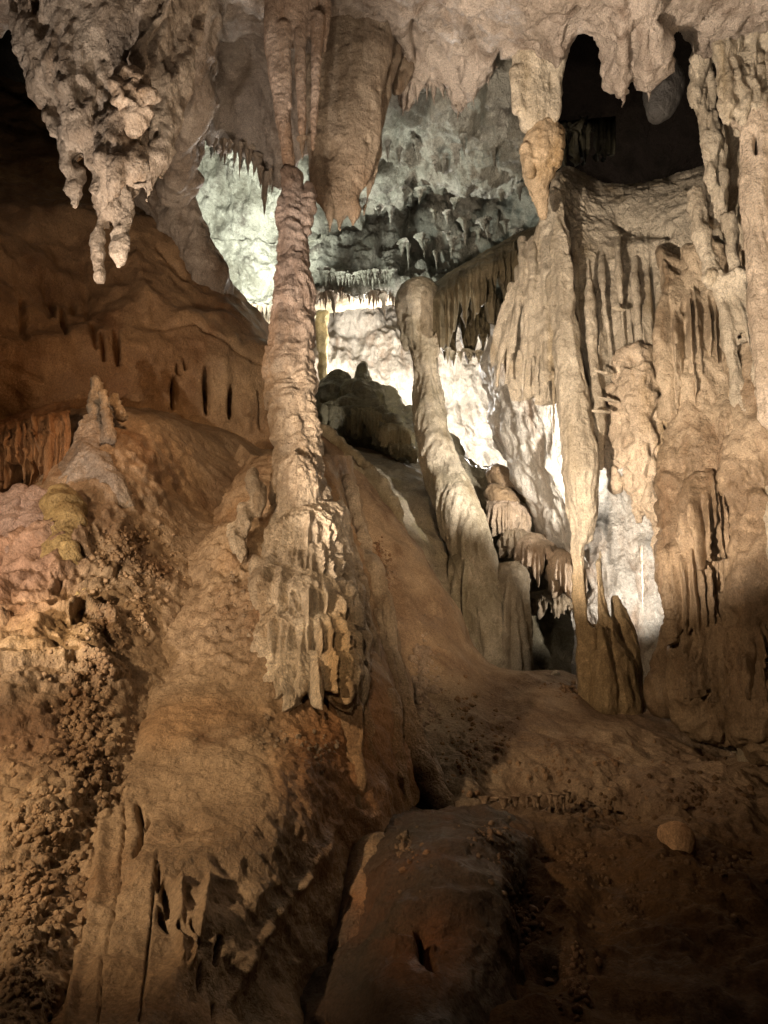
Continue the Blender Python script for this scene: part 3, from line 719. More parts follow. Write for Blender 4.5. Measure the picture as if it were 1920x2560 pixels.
# ================================================================== HERO FORMATIONS
# --- hanging cluster, upper left
HC = thing('hanging_cluster', 'massive knobbly stalactite cluster with many blunt tips hanging at upper left, black cavity behind it', 'stalactite', at(230, -160, 3.9))
grow('cluster_body', [
    [(240, -300, 3.9, 330), (240, -160, 3.9, 260), (240, 0, 3.9, 205.2), (245, 150, 3.9, 148.2), (248, 280, 3.9, 102.6), (252, 380, 3.92, 57), (242, 450, 3.95, 29.6), (238, 500, 3.95, 10.3)],
    [(60, -150, 4.0, 60), (62, 0, 3.9, 47.9), (75, 100, 3.85, 47.9), (105, 190, 3.85, 41), (135, 280, 3.85, 34.2), (150, 340, 3.85, 27.4), (158, 400, 3.85, 22.8), (162, 445, 3.86, 8)],
    [(150, -100, 3.7, 60), (155, 60, 3.66, 54.7), (165, 180, 3.66, 47.9), (175, 290, 3.68, 38.8)],
    [(110, 20, 3.75, 34.2), (120, 120, 3.72, 34.2), (140, 240, 3.72, 25.1)],
    [(330, -150, 3.65, 60), (330, -20, 3.6, 38.8), (318, 60, 3.62, 25.1), (300, 110, 3.62, 17.1), (300, 160, 3.62, 16)],
    [(400, -150, 4.1, 90), (400, 0, 4.05, 59.3), (385, 120, 4.0, 47.9), (372, 220, 3.98, 38.8), (362, 300, 3.95, 25.1), (352, 350, 3.94, 17.1), (348, 386, 3.94, 6.8)],
    [(355, 160, 3.86, 34.2), (345, 280, 3.86, 29.6), (330, 360, 3.86, 20.5), (318, 410, 3.86, 13.7), (317, 440, 3.86, 6.8)],
    [(262, 290, 3.68, 63.8), (250, 350, 3.66, 52.4), (240, 400, 3.68, 31.9), (234, 440, 3.72, 10.3)],
    [(228, 400, 3.85, 27.4), (212, 470, 3.88, 19.4), (210, 535, 3.88, 12.5), (214, 575, 3.88, 8), (215, 608, 3.88, 3)],
    [(240, 430, 3.86, 27.4), (256, 490, 3.86, 13.7), (262, 535, 3.86, 19.4), (256, 575, 3.86, 5)],
    [(275, 400, 3.86, 27.4), (278, 450, 3.86, 13.7), (268, 500, 3.86, 8)],
    [(204, 330, 3.74, 29.6), (215, 400, 3.76, 25.1), (222, 450, 3.8, 18.2)],
    [(302, 330, 3.62, 27.4), (290, 372, 3.6, 25.1), (282, 396, 3.62, 13.7)],
    [(222, 300, 3.6, 22.8), (226, 350, 3.58, 18.2), (228, 384, 3.6, 6.8)], [(258, 270, 3.6, 17.1), (262, 300, 3.6, 12.5)], [(300, 330, 3.6, 16), (312, 366, 3.6, 13.7), (316, 392, 3.62, 4.6)], [(252, 350, 3.54, 20.5), (244, 395, 3.55, 13.7), (240, 425, 3.6, 4.6)],
    [(330, 60, 3.6, 13.7), (360, 20, 3.55, 18.2), (372, -60, 3.55, 27.4)],
    [(70, 60, 3.72, 36.5), (90, 130, 3.72, 29.6), (92, 150, 3.72, 18.2)],
    [(145, 250, 3.72, 22.8), (148, 290, 3.72, 20.5), (150, 310, 3.74, 13.7)],
], 0.018, M['cream'], lambda P: rough(P, 0.035, 3.0, 4) + crag(P, 0.026, 9.0, 0.5) + pits(P, 0.06, 10.0, 0.2), relax=4, parent=HC)
grow('pale_knob', [
    [(285, 190, 3.52, 36), (292, 225, 3.5, 30), (290, 262, 3.52, 18), (288, 280, 3.55, 6)],
    [(310, 205, 3.46, 14), (330, 205, 3.44, 10)], [(262, 190, 3.46, 16), (262, 215, 3.46, 14)], [(280, 175, 3.48, 14), (300, 180, 3.47, 14)],
], 0.010, M['cream'], lambda P: rough(P, 0.02, 5, 4) + 0.022 * ridged(P * 13, 4), parent=HC, tintf=lambda P: np.full((len(P), 3), 1.35), label='pale crusty knob')

# --- central stalactite with fingers and the broad drape behind
CS = thing('fingered_stalactite', 'long pinkish stalactite splitting into thin fingers, its longest one touching the central column', 'stalactite', at(635, -120, 5.5))
grow('stalactite_body', [
    [(636, -240, 5.5, 74), (636, -60, 5.5, 70), (636, 10, 5.5, 66), (636, 50, 5.5, 52), (632, 80, 5.5, 28)],
    [(600, 10, 5.46, 34), (596, 100, 5.46, 27), (605, 190, 5.44, 22), (612, 260, 5.45, 18), (622, 330, 5.48, 13), (628, 380, 5.5, 12), (634, 410, 5.5, 16)],
    [(650, 40, 5.44, 26), (648, 100, 5.42, 15), (650, 180, 5.4, 11.5), (652, 250, 5.4, 10), (653, 300, 5.42, 8)],
    [(684, 40, 5.44, 22), (684, 110, 5.42, 13), (681, 200, 5.42, 10), (677, 290, 5.43, 7), (675, 322, 5.43, 3)],
    [(612, 60, 5.4, 20), (618, 160, 5.4, 12), (622, 230, 5.42, 10)],
    [(700, -60, 5.5, 20), (702, 40, 5.5, 12), (698, 110, 5.52, 6)],
], 0.013, M['cream'], lambda P: rough(P, 0.012, 4, 4) + 0.006 * ridged(S3(P, 26, 26, 20), 2), relax=3, parent=CS, tintf=lambda P: np.full((len(P), 3), (1.35, 1.3, 1.35)))
hang(652, 298, 5.42, 62, 8, 'cream', 'x').name = 'finger_tip'
t_ = bpy.data.objects['finger_tip']
for k_ in ('label', 'category'): del t_[k_]
t_.parent = CS; t_.matrix_parent_inverse = __import__('mathutils').Matrix.Translation(-CS.location)

drape_teeth = [(712, 470, 512, 9), (735, 468, 500, 8), (760, 455, 492, 7), (776, 430, 470, 8), (800, 380, 430, 7)]
DR = grow('broad_drape', [
    ([(770, -260, 6.4, 170), (766, -60, 6.3, 130), (764, 60, 6.2, 108), (756, 180, 6.15, 96), (750, 290, 6.1, 84), (744, 380, 6.05, 66), (738, 430, 6.05, 44), (732, 462, 6.05, 18)], 0.45),
    ([(845, -100, 6.6, 60), (842, 60, 6.5, 44), (832, 150, 6.4, 30), (820, 240, 6.3, 20), (808, 330, 6.25, 15), (795, 420, 6.2, 11), (785, 470, 6.2, 5)], 0.8),
    ([(680, 300, 6.0, 26), (684, 380, 5.98, 22), (700, 430, 6.0, 16), (712, 470, 6.02, 9), (712, 508, 6.04, 4)], 0.8),
    ([(700, 130, 6.1, 50), (690, 260, 6.05, 34), (685, 350, 6.0, 22)], 0.6),
    ([(735, 440, 6.05, 12), (734, 500, 6.05, 4)], 1.0),
    ([(765, 420, 6.05, 16), (765, 470, 6.05, 10), (762, 486, 6.05, 4)], 1.0),
    ([(900, -60, 6.9, 60), (890, 60, 6.8, 46), (870, 140, 6.7, 34), (855, 200, 6.6, 16)], 0.8),
], 0.022, M['cream'], lambda P: rough(P, 0.03, 2.0, 4) + flutes(P, 0.018, 6, 0.3) + pits(P, 0.03, 12, 0.42), relax=4,
    tintf=lambda P: np.full((len(P), 3), (.80, .78, .74)),
    label='broad brown rock drape hanging from the roof just right of the fingered stalactite', cat='rock drape', base=at(760, -120, 6.3))

# --- central column and its cascade
CC = thing('central_column', 'tall terraced central column rising from a rippled cascade to meet the fingered stalactite', 'column', at(660, 1300, 4.7))
grow('column_shaft', [
    [(632, 382, 5.5, 17.6), (628, 420, 5.5, 22.4), (630, 480, 5.5, 27.2), (630, 540, 5.48, 30.4), (630, 600, 5.45, 35.2), (630, 660, 5.42, 38.4), (630, 720, 5.4, 41.6), (628, 770, 5.38, 44.8), (630, 830, 5.35, 43.2), (634, 880, 5.3, 41.6), (638, 940, 5.25, 44.8), (640, 1000, 5.2, 48), (646, 1060, 5.15, 58.1), (652, 1130, 5.1, 63.4), (660, 1220, 5.0, 73.9)],
    [(664, 405, 5.5, 7.2), (662, 450, 5.48, 8), (655, 500, 5.46, 9.6)],
    [(612, 430, 5.46, 11.2), (612, 540, 5.44, 12.8)],
    [(645, 560, 5.42, 20.8), (648, 680, 5.38, 24), (650, 780, 5.32, 25.6), (655, 900, 5.25, 27.2), (665, 1000, 5.18, 28.8), (672, 1080, 5.1, 31.7), (676, 1140, 5.05, 26.4)],
    [(590, 760, 5.35, 14.4), (592, 800, 5.33, 16), (598, 850, 5.32, 11.2)],
    [(640, 1010, 5.05, 40.5), (648, 1060, 5.0, 44), (652, 1100, 4.98, 26.4), (660, 1130, 4.98, 12.3)],
    [(690, 1120, 5.0, 22.9), (688, 1150, 4.98, 19.4), (686, 1180, 5.0, 12.3)],
], 0.016, M['column'], lambda P: rough(P, 0.022, 3, 4) + terrace(P, 0.045, 0.38, wob=0.7) + terrace(P + 7, 0.017, 0.10, wob=1.6) + crag(P, 0.02, 9, 0.5) + flutes(P, 0.02, 9, 0.5), relax=2, parent=CC,
    tintf=lambda P: 1 + smooth(3.4, 4.6, P[:, 2])[:, None] * np.array([-0.02, -0.04, 0.12]))

def casc():
    r = random.Random(5); T = []
    T.append(([(650, 1130, 5.1, 78), (658, 1220, 4.9, 92), (662, 1300, 4.7, 96), (668, 1380, 4.52, 92), (676, 1440, 4.38, 80), (690, 1490, 4.24, 50)], 0.62))
    # outlier clusters on the left
    for (x, y, rr_) in ((505, 1170, 18), (520, 1190, 16), (560, 1090, 20), (530, 1130, 20), (545, 1050, 18), (520, 1300, 16), (505, 1330, 14), (535, 1335, 16), (552, 1280, 18), (560, 1250, 22), (556, 1390, 12)):
        T.append([(x, y - 30, 5.0 - (y - 1050) / 900, rr_), (x, y, 4.9 - (y - 1050) / 900, rr_ * 0.85), (x + r.uniform(-3, 3), y + 26, 4.9 - (y - 1050) / 900, rr_ * 0.4)])
    return T
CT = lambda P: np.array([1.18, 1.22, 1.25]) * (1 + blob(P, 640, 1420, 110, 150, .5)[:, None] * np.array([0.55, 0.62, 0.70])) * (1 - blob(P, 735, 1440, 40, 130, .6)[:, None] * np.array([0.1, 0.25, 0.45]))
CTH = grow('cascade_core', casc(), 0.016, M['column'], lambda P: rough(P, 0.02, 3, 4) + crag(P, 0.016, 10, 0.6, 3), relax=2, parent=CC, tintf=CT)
def tier(y0, y1, xa, xb, Ya, Yb, seed, slant=0):
    xm = (xa + xb) / 2; w_ = (xb - xa) / 2
    cols = [-1.12, -1.0, -0.72, -0.35, 0.0, 0.35, 0.72, 1.0, 1.12]; bow = [0.50, 0.22, 0.09, 0.02, 0, 0.02, 0.09, 0.22, 0.50]
    rows = []
    for q, bul, ww in ((0.0, 0.22, .86), (0.10, 0.10, .94), (0.28, 0.02, 1.0), (0.6, 0.0, 1.03), (1.0, 0.05, .98)):
        rows.append([(xm + c * w_ * ww, y0 + (y1 - y0) * q + slant * c - 14 * bo / .62 * (1 - q) , Ya + (Yb - Ya) * q + bul + bo) for c, bo in zip(cols, bow)])
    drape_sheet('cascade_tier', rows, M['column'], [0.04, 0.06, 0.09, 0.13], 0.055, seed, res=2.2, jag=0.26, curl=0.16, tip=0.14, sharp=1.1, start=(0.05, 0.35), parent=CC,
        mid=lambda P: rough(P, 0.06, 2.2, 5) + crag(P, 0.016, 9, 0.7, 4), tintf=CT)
tier(1085, 1215, 590, 735, 4.76, 4.56, 61, 8)
tier(1150, 1290, 565, 748, 4.60, 4.38, 62, -6)
tier(1215, 1375, 552, 765, 4.38, 4.12, 63, 10)
tier(1295, 1460, 540, 758, 4.18, 3.92, 64, -8)
tier(1375, 1545, 562, 768, 3.98, 3.74, 65, 5)

# mound's right-hand skirts: ropes of flowstone running down behind the cascade
SK = grow('flowstone_skirt', [
    ([(745, 1030, 6.0, 14), (775, 1120, 5.8, 18), (800, 1250, 5.4, 28), (830, 1380, 5.2, 34), (860, 1500, 5.0, 40), (900, 1640, 4.8, 44), (940, 1760, 4.6, 44)], 0.55),
    ([(730, 1080, 5.6, 14), (750, 1180, 5.4, 18), (765, 1300, 5.0, 30), (790, 1420, 4.8, 34), (820, 1540, 4.6, 40), (840, 1660, 4.4, 40), (850, 1760, 4.3, 36)], 0.55),
    ([(760, 1250, 4.8, 20), (770, 1380, 4.6, 30), (770, 1500, 4.3, 40), (770, 1620, 4.1, 44), (780, 1720, 4.0, 40), (790, 1800, 3.95, 22)], 0.55),
    ([(815, 1320, 5.1, 10), (840, 1420, 4.95, 14), (865, 1520, 4.8, 18), (905, 1640, 4.6, 22), (960, 1750, 4.5, 26)], 0.55),
    ([(735, 1520, 4.1, 60), (725, 1640, 3.9, 70), (710, 1740, 3.75, 70), (680, 1820, 3.6, 50)], 0.35),
    [(800, 1700, 4.0, 12), (796, 1750, 4.0, 9), (793, 1790, 4.0, 6)], [(826, 1690, 4.1, 10), (822, 1750, 4.1, 8), (818, 1785, 4.1, 5)],
    [(846, 1690, 4.2, 10), (844, 1740, 4.2, 8), (842, 1775, 4.2, 5)], [(868, 1680, 4.3, 12), (872, 1740, 4.3, 9), (874, 1775, 4.3, 5)],
], 0.018, M['column'], lambda P: rough(P, 0.07, 1.6, 4) + flutes(P, 0.02, 6, 0.3), relax=8,
    label='rust-stained flowstone skirt falling in ropes below and right of the rippled cascade', cat='flowstone', base=at(820, 1780, 4.4),
    tintf=lambda P: 1 - (blob(P, 800, 1640, 110, 160, .6)[:, None] * np.array([0.1, 0.30, 0.5])))

# --- ridge stalagmite on the left slope
LS = thing('ridge_stalagmite', 'pale crusted stalagmite stub topping the left slope, knobbly skirt spreading below', 'stalagmite', at(200, 1160, 5.1))
grow('stub', [
    [(205, 820, 5.65, 8.64), (207, 832, 5.65, 12.96), (207, 880, 5.6, 15.84), (205, 930, 5.5, 20.16), (195, 980, 5.35, 30.24), (185, 1040, 5.2, 40.32), (170, 1110, 5.1, 47.52)],
    [(222, 850, 5.5, 8.64), (230, 900, 5.45, 11.52), (236, 950, 5.35, 15.84)], [(245, 860, 5.7, 10.08), (260, 900, 5.65, 14.4)],
    [(182, 900, 5.5, 7.2), (172, 960, 5.4, 14.4), (150, 1020, 5.3, 21.6), (130, 1090, 5.15, 24.48)],
    [(210, 1000, 5.2, 28.8), (240, 1060, 5.1, 36), (270, 1100, 5.1, 28.8)],
], 0.016, M['column'], lambda P: rough(P, 0.02, 3, 4) + 0.022 * (0.8 - worley(S3(P, 13, 13, 8))) + crag(P, 0.02, 10), relax=3, parent=LS,
    tintf=lambda P: 1 + blob(P, 190, 1020, 90, 120, .6)[:, None] * np.array([0.15, 0.2, 0.45]))
YL = grow('yellow_drip_column', [
    [(128, 1080, 4.75, 26), (136, 1100, 4.7, 34), (136, 1160, 4.62, 30), (128, 1210, 4.55, 32), (132, 1250, 4.5, 36), (130, 1290, 4.45, 26)],
    [(118, 1200, 4.5, 14), (114, 1260, 4.46, 12)], [(150, 1190, 4.5, 16), (154, 1260, 4.46, 13)],
    [(100, 1300, 4.35, 22), (102, 1340, 4.3, 18), (100, 1360, 4.3, 8)], [(130, 1290, 4.36, 24), (135, 1340, 4.3, 18), (132, 1350, 4.3, 10)], [(165, 1290, 4.4, 26), (175, 1330, 4.36, 24)],
], 0.014, M['column'], lambda P: rough(P, 0.02, 4, 4) + terrace(P, 0.035, 0.2) + 0.014 * ridged(P * 9, 3), relax=3,
    label='short mustard-yellow drip column on the left slope, ledge of pale drips under it', cat='flowstone', base=at(130, 1360, 4.35), tintf=lambda P: np.full((len(P), 3), (1.25, 1.15, 0.75)))
# pinkish draperies left of it
PD = grow('pink_drapery', [[(x, 1080 + r, 4.95, 26), (x - 8, 1150 + r, 4.8, 24), (x - 14, 1230 + r, 4.68, 18), (x - 14, 1270 + r, 4.66, 6)] for x, r in ((10, 20), (40, 5), (68, 12), (90, 0), (-20, 10))]
    + [[(x, 1280, 4.5, 20), (x, 1340 + r, 4.4, 14)] for x, r in ((-20, 0), (10, 6), (40, -4), (66, 8))], 0.018, M['column'],
    lambda P: rough(P, 0.03, 3, 4) + terrace(P, 0.05, 0.22) + 0.02 * ridged(P * 8, 3), relax=3,
    label='pinkish lumpy drapery at the left edge, left of the mustard-yellow drip column', cat='flowstone', base=at(30, 1350, 4.5), tintf=lambda P: np.full((len(P), 3), (1.1, 0.98, 1.15)))
# --- small hourglass column under the roof, right of centre
HG = thing('hourglass_column', 'stubby broken column linking the roof to the big curtain, split across its waist', 'column', at(1160, 150, 6.0))
grow('upper_block', [
    [(1155, 60, 6.0, 74), (1155, 120, 6.0, 62), (1152, 180, 6.0, 54), (1152, 230, 6.0, 46), (1150, 262, 6.0, 38)],
    [(1195, 110, 5.9, 30), (1203, 180, 5.9, 17), (1200, 240, 5.9, 12), (1198, 265, 5.9, 5)],
    [(1120, 160, 5.9, 24), (1122, 240, 5.9, 16)],
], 0.018, M['curtain'], lambda P: rough(P, 0.03, 2.5, 5) + flutes(P, 0.025, 6, 0.5) + pits(P, 0.03, 10, .35), parent=HG, relax=3)
grow('lower_block', [
    [(1172, 268, 6.05, 28), (1175, 300, 6.05, 44), (1170, 340, 6.1, 44), (1162, 390, 6.2, 30), (1166, 430, 6.3, 16), (1170, 468, 6.35, 7)],
    [(1205, 280, 6.0, 12), (1208, 330, 6.0, 9), (1204, 360, 6.0, 4)], [(1138, 320, 6.0, 14), (1146, 380, 6.05, 10)],
], 0.016, M['curtain'], lambda P: rough(P, 0.025, 3, 5) + 0.018 * ridged(P * 7, 3), parent=HG, relax=3, tintf=lambda P: np.full((len(P), 3), (1.0, 0.88, 0.75)))

# --- the great curtain
CU = thing('great_curtain', 'huge pale fluted flowstone curtain filling the right half, saddle-shaped crest under a black hole', 'flowstone curtain', at(1300, 1000, 6.8))
CR = [
    [(1180, 520, 9.2), (1230, 480, 9.2), (1300, 480, 9.2), (1400, 470, 9.0), (1500, 450, 8.8), (1600, 400, 8.2)],
    [(1180, 450, 8.0), (1230, 372, 8.0), (1300, 405, 8.0), (1400, 398, 7.8), (1500, 372, 7.5), (1600, 320, 7.0)],
    [(1160, 480, 7.25), (1205, 385, 7.2), (1292, 428, 7.25), (1400, 424, 7.1), (1500, 400, 6.9), (1600, 360, 6.6)],
    [(1128, 570, 7.05), (1195, 520, 6.85), (1292, 530, 6.8), (1400, 520, 6.7), (1500, 500, 6.5), (1610, 500, 6.3)],
    [(1082, 670, 7.2), (1190, 650, 6.78), (1300, 650, 6.65), (1412, 650, 6.5), (1520, 650, 6.3), (1630, 650, 6.1)],
    [(1060, 770, 7.5), (1192, 780, 6.82), (1312, 770, 6.58), (1428, 770, 6.38), (1540, 800, 6.18), (1645, 800, 6.0)],
    [(1076, 860, 7.9), (1200, 930, 6.9), (1330, 880, 6.6), (1442, 870, 6.38), (1560, 960, 6.12), (1665, 960, 5.9)],
]
drape_sheet('curtain_sheet', CR, M['curtain'], [0.014, 0.024, 0.045, 0.07, 0.10], 0.135, 5, res=2.1, jag=0.2, start=(0.45, 0.62), parent=CU,
    mid=lambda P: rough(P, 0.07, 1.1, 5) + crag(P, 0.018, 6, 0.5) + corn(P, 0.035, 15) * blob(P, 1240, 440, 55, 80, .6) + marks(P, [(1530, 480, 1560, 900, 8, 0.16), (1405, 560, 1432, 900, 5, 0.12), (1570, 560, 1590, 820, 8, 0.16), (1340, 470, 1440, 500, 30, .1)]),
    tintf=lambda P: 1 - blob(P, 1400, 470, 110, 40, .7)[:, None] * np.array([.25, .25, .25]))  # darker patch below the crest: shade of the unlit slope painted in
def curtain():
    T = []
    for (xa, ya, xb, yb, w) in ((1128, 560, 1110, 760, 7), (1120, 620, 1092, 830, 7), (1105, 660, 1078, 800, 7), (1140, 600, 1128, 880, 6), (1150, 560, 1145, 830, 8), (1090, 700, 1072, 840, 6),
                                (1165, 600, 1160, 860, 7), (1178, 560, 1180, 900, 8), (1195, 540, 1196, 950, 7), (1240, 560, 1262, 860, 6), (1300, 600, 1330, 850, 6), (1335, 560, 1352, 800, 5), (1372, 600, 1384, 830, 7)):
        Y = float(np.interp((xa + xb) / 2, [1080, 1190, 1300, 1420], [7.1, 6.72, 6.52, 6.4]))
        T.append(([(xa, ya - 40, Y + .25, w * 1.5), (xa, ya, Y + .1, w * 1.3), ((xa + xb) / 2, (ya + yb) / 2, Y, w), (xb, yb, Y, w * 0.3)], 1.3))
    return T
flr = [(1240, 500, 1262, 900, 5, 0.10), (1275, 560, 1300, 830, 5, 0.08), (1372, 620, 1395, 900, 5, 0.12), (1405, 560, 1432, 960, 5, 0.12), (1530, 480, 1560, 900, 8, 0.16), (1570, 560, 1590, 820, 8, 0.16)]
grow('drapery_rib', curtain(), 0.016, M['curtain'], lambda P: rough(P, 0.02, 3, 4), relax=1, parent=CU)
# pillar in the middle
grow('pillar', [
    ([(1200, 430, 6.75, 20.8), (1212, 540, 6.6, 22.4), (1222, 680, 6.5, 24), (1236, 820, 6.4, 30.4), (1250, 950, 6.35, 36.8), (1258, 1060, 6.35, 33.6), (1262, 1120, 6.35, 27.2), (1262, 1165, 6.35, 17.6)], 1.0),
    ([(1225, 560, 6.5, 11.2), (1238, 740, 6.42, 12), (1252, 900, 6.32, 16), (1262, 1020, 6.28, 17.6)], 1.2),
    ([(1190, 600, 6.65, 9.6), (1205, 760, 6.55, 11.2), (1222, 900, 6.5, 12.8), (1235, 1050, 6.45, 14.4)], 1.2),
    ([(1270, 560, 6.55, 11.2), (1278, 720, 6.5, 12.8), (1286, 860, 6.45, 16), (1290, 960, 6.45, 12.8), (1294, 1010, 6.45, 6.4)], 1.2),
    ([(1230, 1040, 6.45, 14), (1240, 1160, 6.5, 13), (1250, 1300, 6.5, 14), (1262, 1420, 6.5, 16), (1268, 1520, 6.5, 18)], 1.4),
    ([(1250, 1140, 6.4, 10), (1258, 1250, 6.45, 12), (1266, 1360, 6.5, 20)], 1.2),
    ([(1296, 1190, 6.7, 5), (1292, 1240, 6.6, 8), (1296, 1300, 6.6, 14), (1306, 1380, 6.55, 34), (1318, 1460, 6.5, 50), (1328, 1530, 6.5, 56)], 0.9),
    ([(1330, 1290, 6.75, 12), (1345, 1350, 6.7, 22), (1355, 1430, 6.65, 28), (1362, 1530, 6.6, 32)], 1.0),
    ([(1290, 1360, 6.4, 22), (1300, 1470, 6.38, 28), (1300, 1530, 6.38, 32)], 1.0),
], 0.016, M['curtain'], lambda P: rough(P, 0.03, 2.2, 5) + flutes(P, 0.03, 6.5, 0.16, .12) + crag(P, .008, 9, .5) + marks(P, [(1278, 1180, 1282, 1400, 9, 0.12)]), relax=3, parent=CU,
    tintf=lambda P: 1 - smooth(1150, 1300, proj(P)[1])[:, None] * np.array([0.05, 0.18, 0.38]))
# squared shelves on the drapery edges, back light put into their paler tint
for (x0, y0, x1, y1, Y) in ((1285, 798, 1320, 806, 6.3), (1292, 855, 1335, 866, 6.3), (1280, 885, 1318, 888, 6.25), (1322, 662, 1348, 668, 6.36), (1172, 802, 1190, 805, 6.5)):
    grow('broken_edge', [([(x0, y0 + 3, Y - .02, 2), ((x0 + x1) / 2, (y0 + y1) / 2 + 3, Y - .04, 2.6), (x1, y1 + 3, Y + .02, 2)], 3.0),
                         ], 0.006, M['curtain'],
         lambda P: rough(P, 0.006, 8, 3), relax=1, parent=CU, tintf=lambda P: np.full((len(P), 3), 1.2))

# --- corroded hanging mass right of the pillar
CM = grow('corroded_mass', [
    ([(1370, 780, 6.45, 40), (1375, 850, 6.4, 40), (1385, 920, 6.4, 40), (1395, 1000, 6.4, 36), (1408, 1070, 6.4, 28), (1415, 1110, 6.42, 12)], 1.0),
    ([(1330, 850, 6.5, 22), (1345, 930, 6.5, 24), (1358, 1000, 6.5, 20), (1372, 1060, 6.5, 14), (1388, 1120, 6.5, 10)], 1.0),
    ([(1420, 840, 6.4, 26), (1425, 920, 6.4, 24), (1422, 1000, 6.4, 18), (1420, 1100, 6.4, 14), (1430, 1200, 6.5, 12)], 1.0),
    ([(1310, 880, 6.6, 14), (1318, 960, 6.6, 16), (1330, 1050, 6.6, 10)], 1.0),
    ([(1460, 780, 6.3, 26), (1465, 840, 6.3, 24), (1452, 900, 6.3, 12)], 1.0),
], 0.015, M['curtain'], lambda P: rough(P, 0.03, 3, 5) + 0.03 * ridged(S3(P, 8, 8, 5), 4) + pits(P, 0.07, 10, 0.1), relax=2,
    label='pitted corroded rock mass dangling between the pillar and the dark right-hand flowstone', cat='flowstone', base=at(1380, 780, 6.5), tintf=lambda P: np.full((len(P), 3), (1.08, 1.0, 0.95)))

# --- dark flowstone on the right
def rightmass():
    r = random.Random(21); T = []
    T.append(([(1520, 560, 6.2, 60), (1530, 760, 6.1, 66), (1540, 900, 6.0, 80), (1545, 1050, 5.95, 96), (1550, 1200, 5.95, 100), (1560, 1350, 5.9, 110), (1570, 1510, 5.9, 120)], 0.6))
    T.append(([(1640, 560, 5.8, 60), (1660, 800, 5.7, 90), (1670, 1100, 5.6, 110), (1680, 1400, 5.5, 120), (1690, 1560, 5.4, 120)], 0.7))
    T.append(([(1480, 900, 6.1, 26), (1462, 980, 6.05, 34), (1452, 1080, 6.0, 32), (1450, 1180, 6.0, 26), (1452, 1280, 6.0, 26), (1462, 1350, 5.95, 30)], 1.0))
    T.append(([(1446, 1350, 6.2, 22), (1436, 1400, 6.2, 24), (1430, 1460, 6.2, 26), (1430, 1530, 6.2, 26)], 1.0))
    return T
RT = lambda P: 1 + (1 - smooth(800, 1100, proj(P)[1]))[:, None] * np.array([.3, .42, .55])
RM = thing('dark_flowstone', 'big brown dripping flowstone wall at the right edge, reaching the floor in ragged folds', 'flowstone', at(1560, 1510, 5.9))
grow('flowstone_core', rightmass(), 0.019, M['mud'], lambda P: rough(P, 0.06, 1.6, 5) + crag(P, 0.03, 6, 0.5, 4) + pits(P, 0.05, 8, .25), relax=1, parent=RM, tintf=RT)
def rtier(xa, xb, y0, y1, Ya, Yb, seed, folds, amp, jag, bk=.3):
    rows = []
    for q, dep in ((0, bk), (.06, bk * .35), (.2, .03), (.6, 0), (1, .05)):
        rows.append([(xa + (xb - xa) * c + 18 * q, y0 + (y1 - y0) * q + 16 * math.sin(c * 9 + seed), (Ya + (Yb - Ya) * c) + dep + .10 * math.sin(c * 7 + seed * 2) - .10 * q + (.45 if c == 0 else (.12 if c < .1 else 0))) for c in (0, .06, .25, .45, .65, .85, 1.0)])
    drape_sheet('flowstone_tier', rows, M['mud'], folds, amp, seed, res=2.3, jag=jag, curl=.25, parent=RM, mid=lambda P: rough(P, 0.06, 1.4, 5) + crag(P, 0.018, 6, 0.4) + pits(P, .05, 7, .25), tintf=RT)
rtier(1420, 1700, 540, 940, 6.14, 5.6, 81, [.025, .04, .06, .09], .13, .4)
rtier(1450, 1710, 860, 1090, 5.98, 5.5, 82, [.03, .05, .08], .095, .45)
rtier(1432, 1710, 1010, 1240, 5.88, 5.42, 83, [.03, .05, .08], .095, .45)
rtier(1425, 1720, 1150, 1390, 5.8, 5.32, 84, [.03, .05, .08], .095, .4)
rtier(1440, 1730, 1310, 1525, 5.7, 5.22, 85, [.03, .04, .07], .095, .12)

# --- jointed column, upper right corner, with perforated capital
JC = thing('jointed_column', 'pale jointed column at the right edge, perforated fluted capital above a thick ring joint', 'column', at(1620, 660, 5.3))
grow('capital', [([(x, 60, 5.3, 26), (x + 4, 150, 5.25, 17), (x + 10, 235, 5.25, 20), (x + 12, 262, 5.25, 12)], 1.1) for x in (1558, 1590, 1624, 1656, 1690)]
    + [([(1600, 10, 5.5, 60), (1625, 70, 5.45, 80), (1630, 110, 5.45, 70), (1630, 260, 5.5, 60)], 0.5), ([(1510, 150, 5.8, 24), (1530, 260, 5.8, 26), (1545, 400, 5.8, 28), (1550, 480, 5.85, 20)], 1.0),
       ([(1560, 90, 5.6, 30), (1520, 110, 5.6, 22), (1505, 160, 5.7, 16), (1500, 230, 5.75, 12)], 1.0), ([(1590, 20, 5.4, 36), (1680, 40, 5.3, 40)], 1.0)],
    0.016, M['curtain'], lambda P: rough(P, 0.045, 2.2, 5) + flutes(P, 0.03, 6, .3) + crag(P, .014, 8, .6) + pits(P, .05, 8, .25), parent=JC, relax=3)
grow('shaft', [([(1645, 262, 5.3, 58), (1642, 300, 5.3, 52), (1645, 420, 5.3, 50), (1655, 560, 5.3, 48), (1670, 700, 5.3, 46), (1690, 900, 5.3, 46)], 0.8),
               ([(1590, 262, 5.4, 16), (1610, 268, 5.28, 14), (1650, 262, 5.2, 14), (1700, 255, 5.2, 14)], 1.0)],
     0.018, M['curtain'], lambda P: rough(P, 0.04, 1.8, 5) + flutes(P, 0.028, 6, .2) + crag(P, .012, 7, .6) + marks(P, [(1632, 285, 1634, 325, 8, 0.25)]), parent=JC, relax=2, tintf=lambda P: np.full((len(P), 3), (1.08, 1.02, 1.02)))
J2 = thing('slim_jointed_column', 'slim jointed column just left of the thick jointed one, two ring joints on it', 'column', at(1580, 860, 5.6))
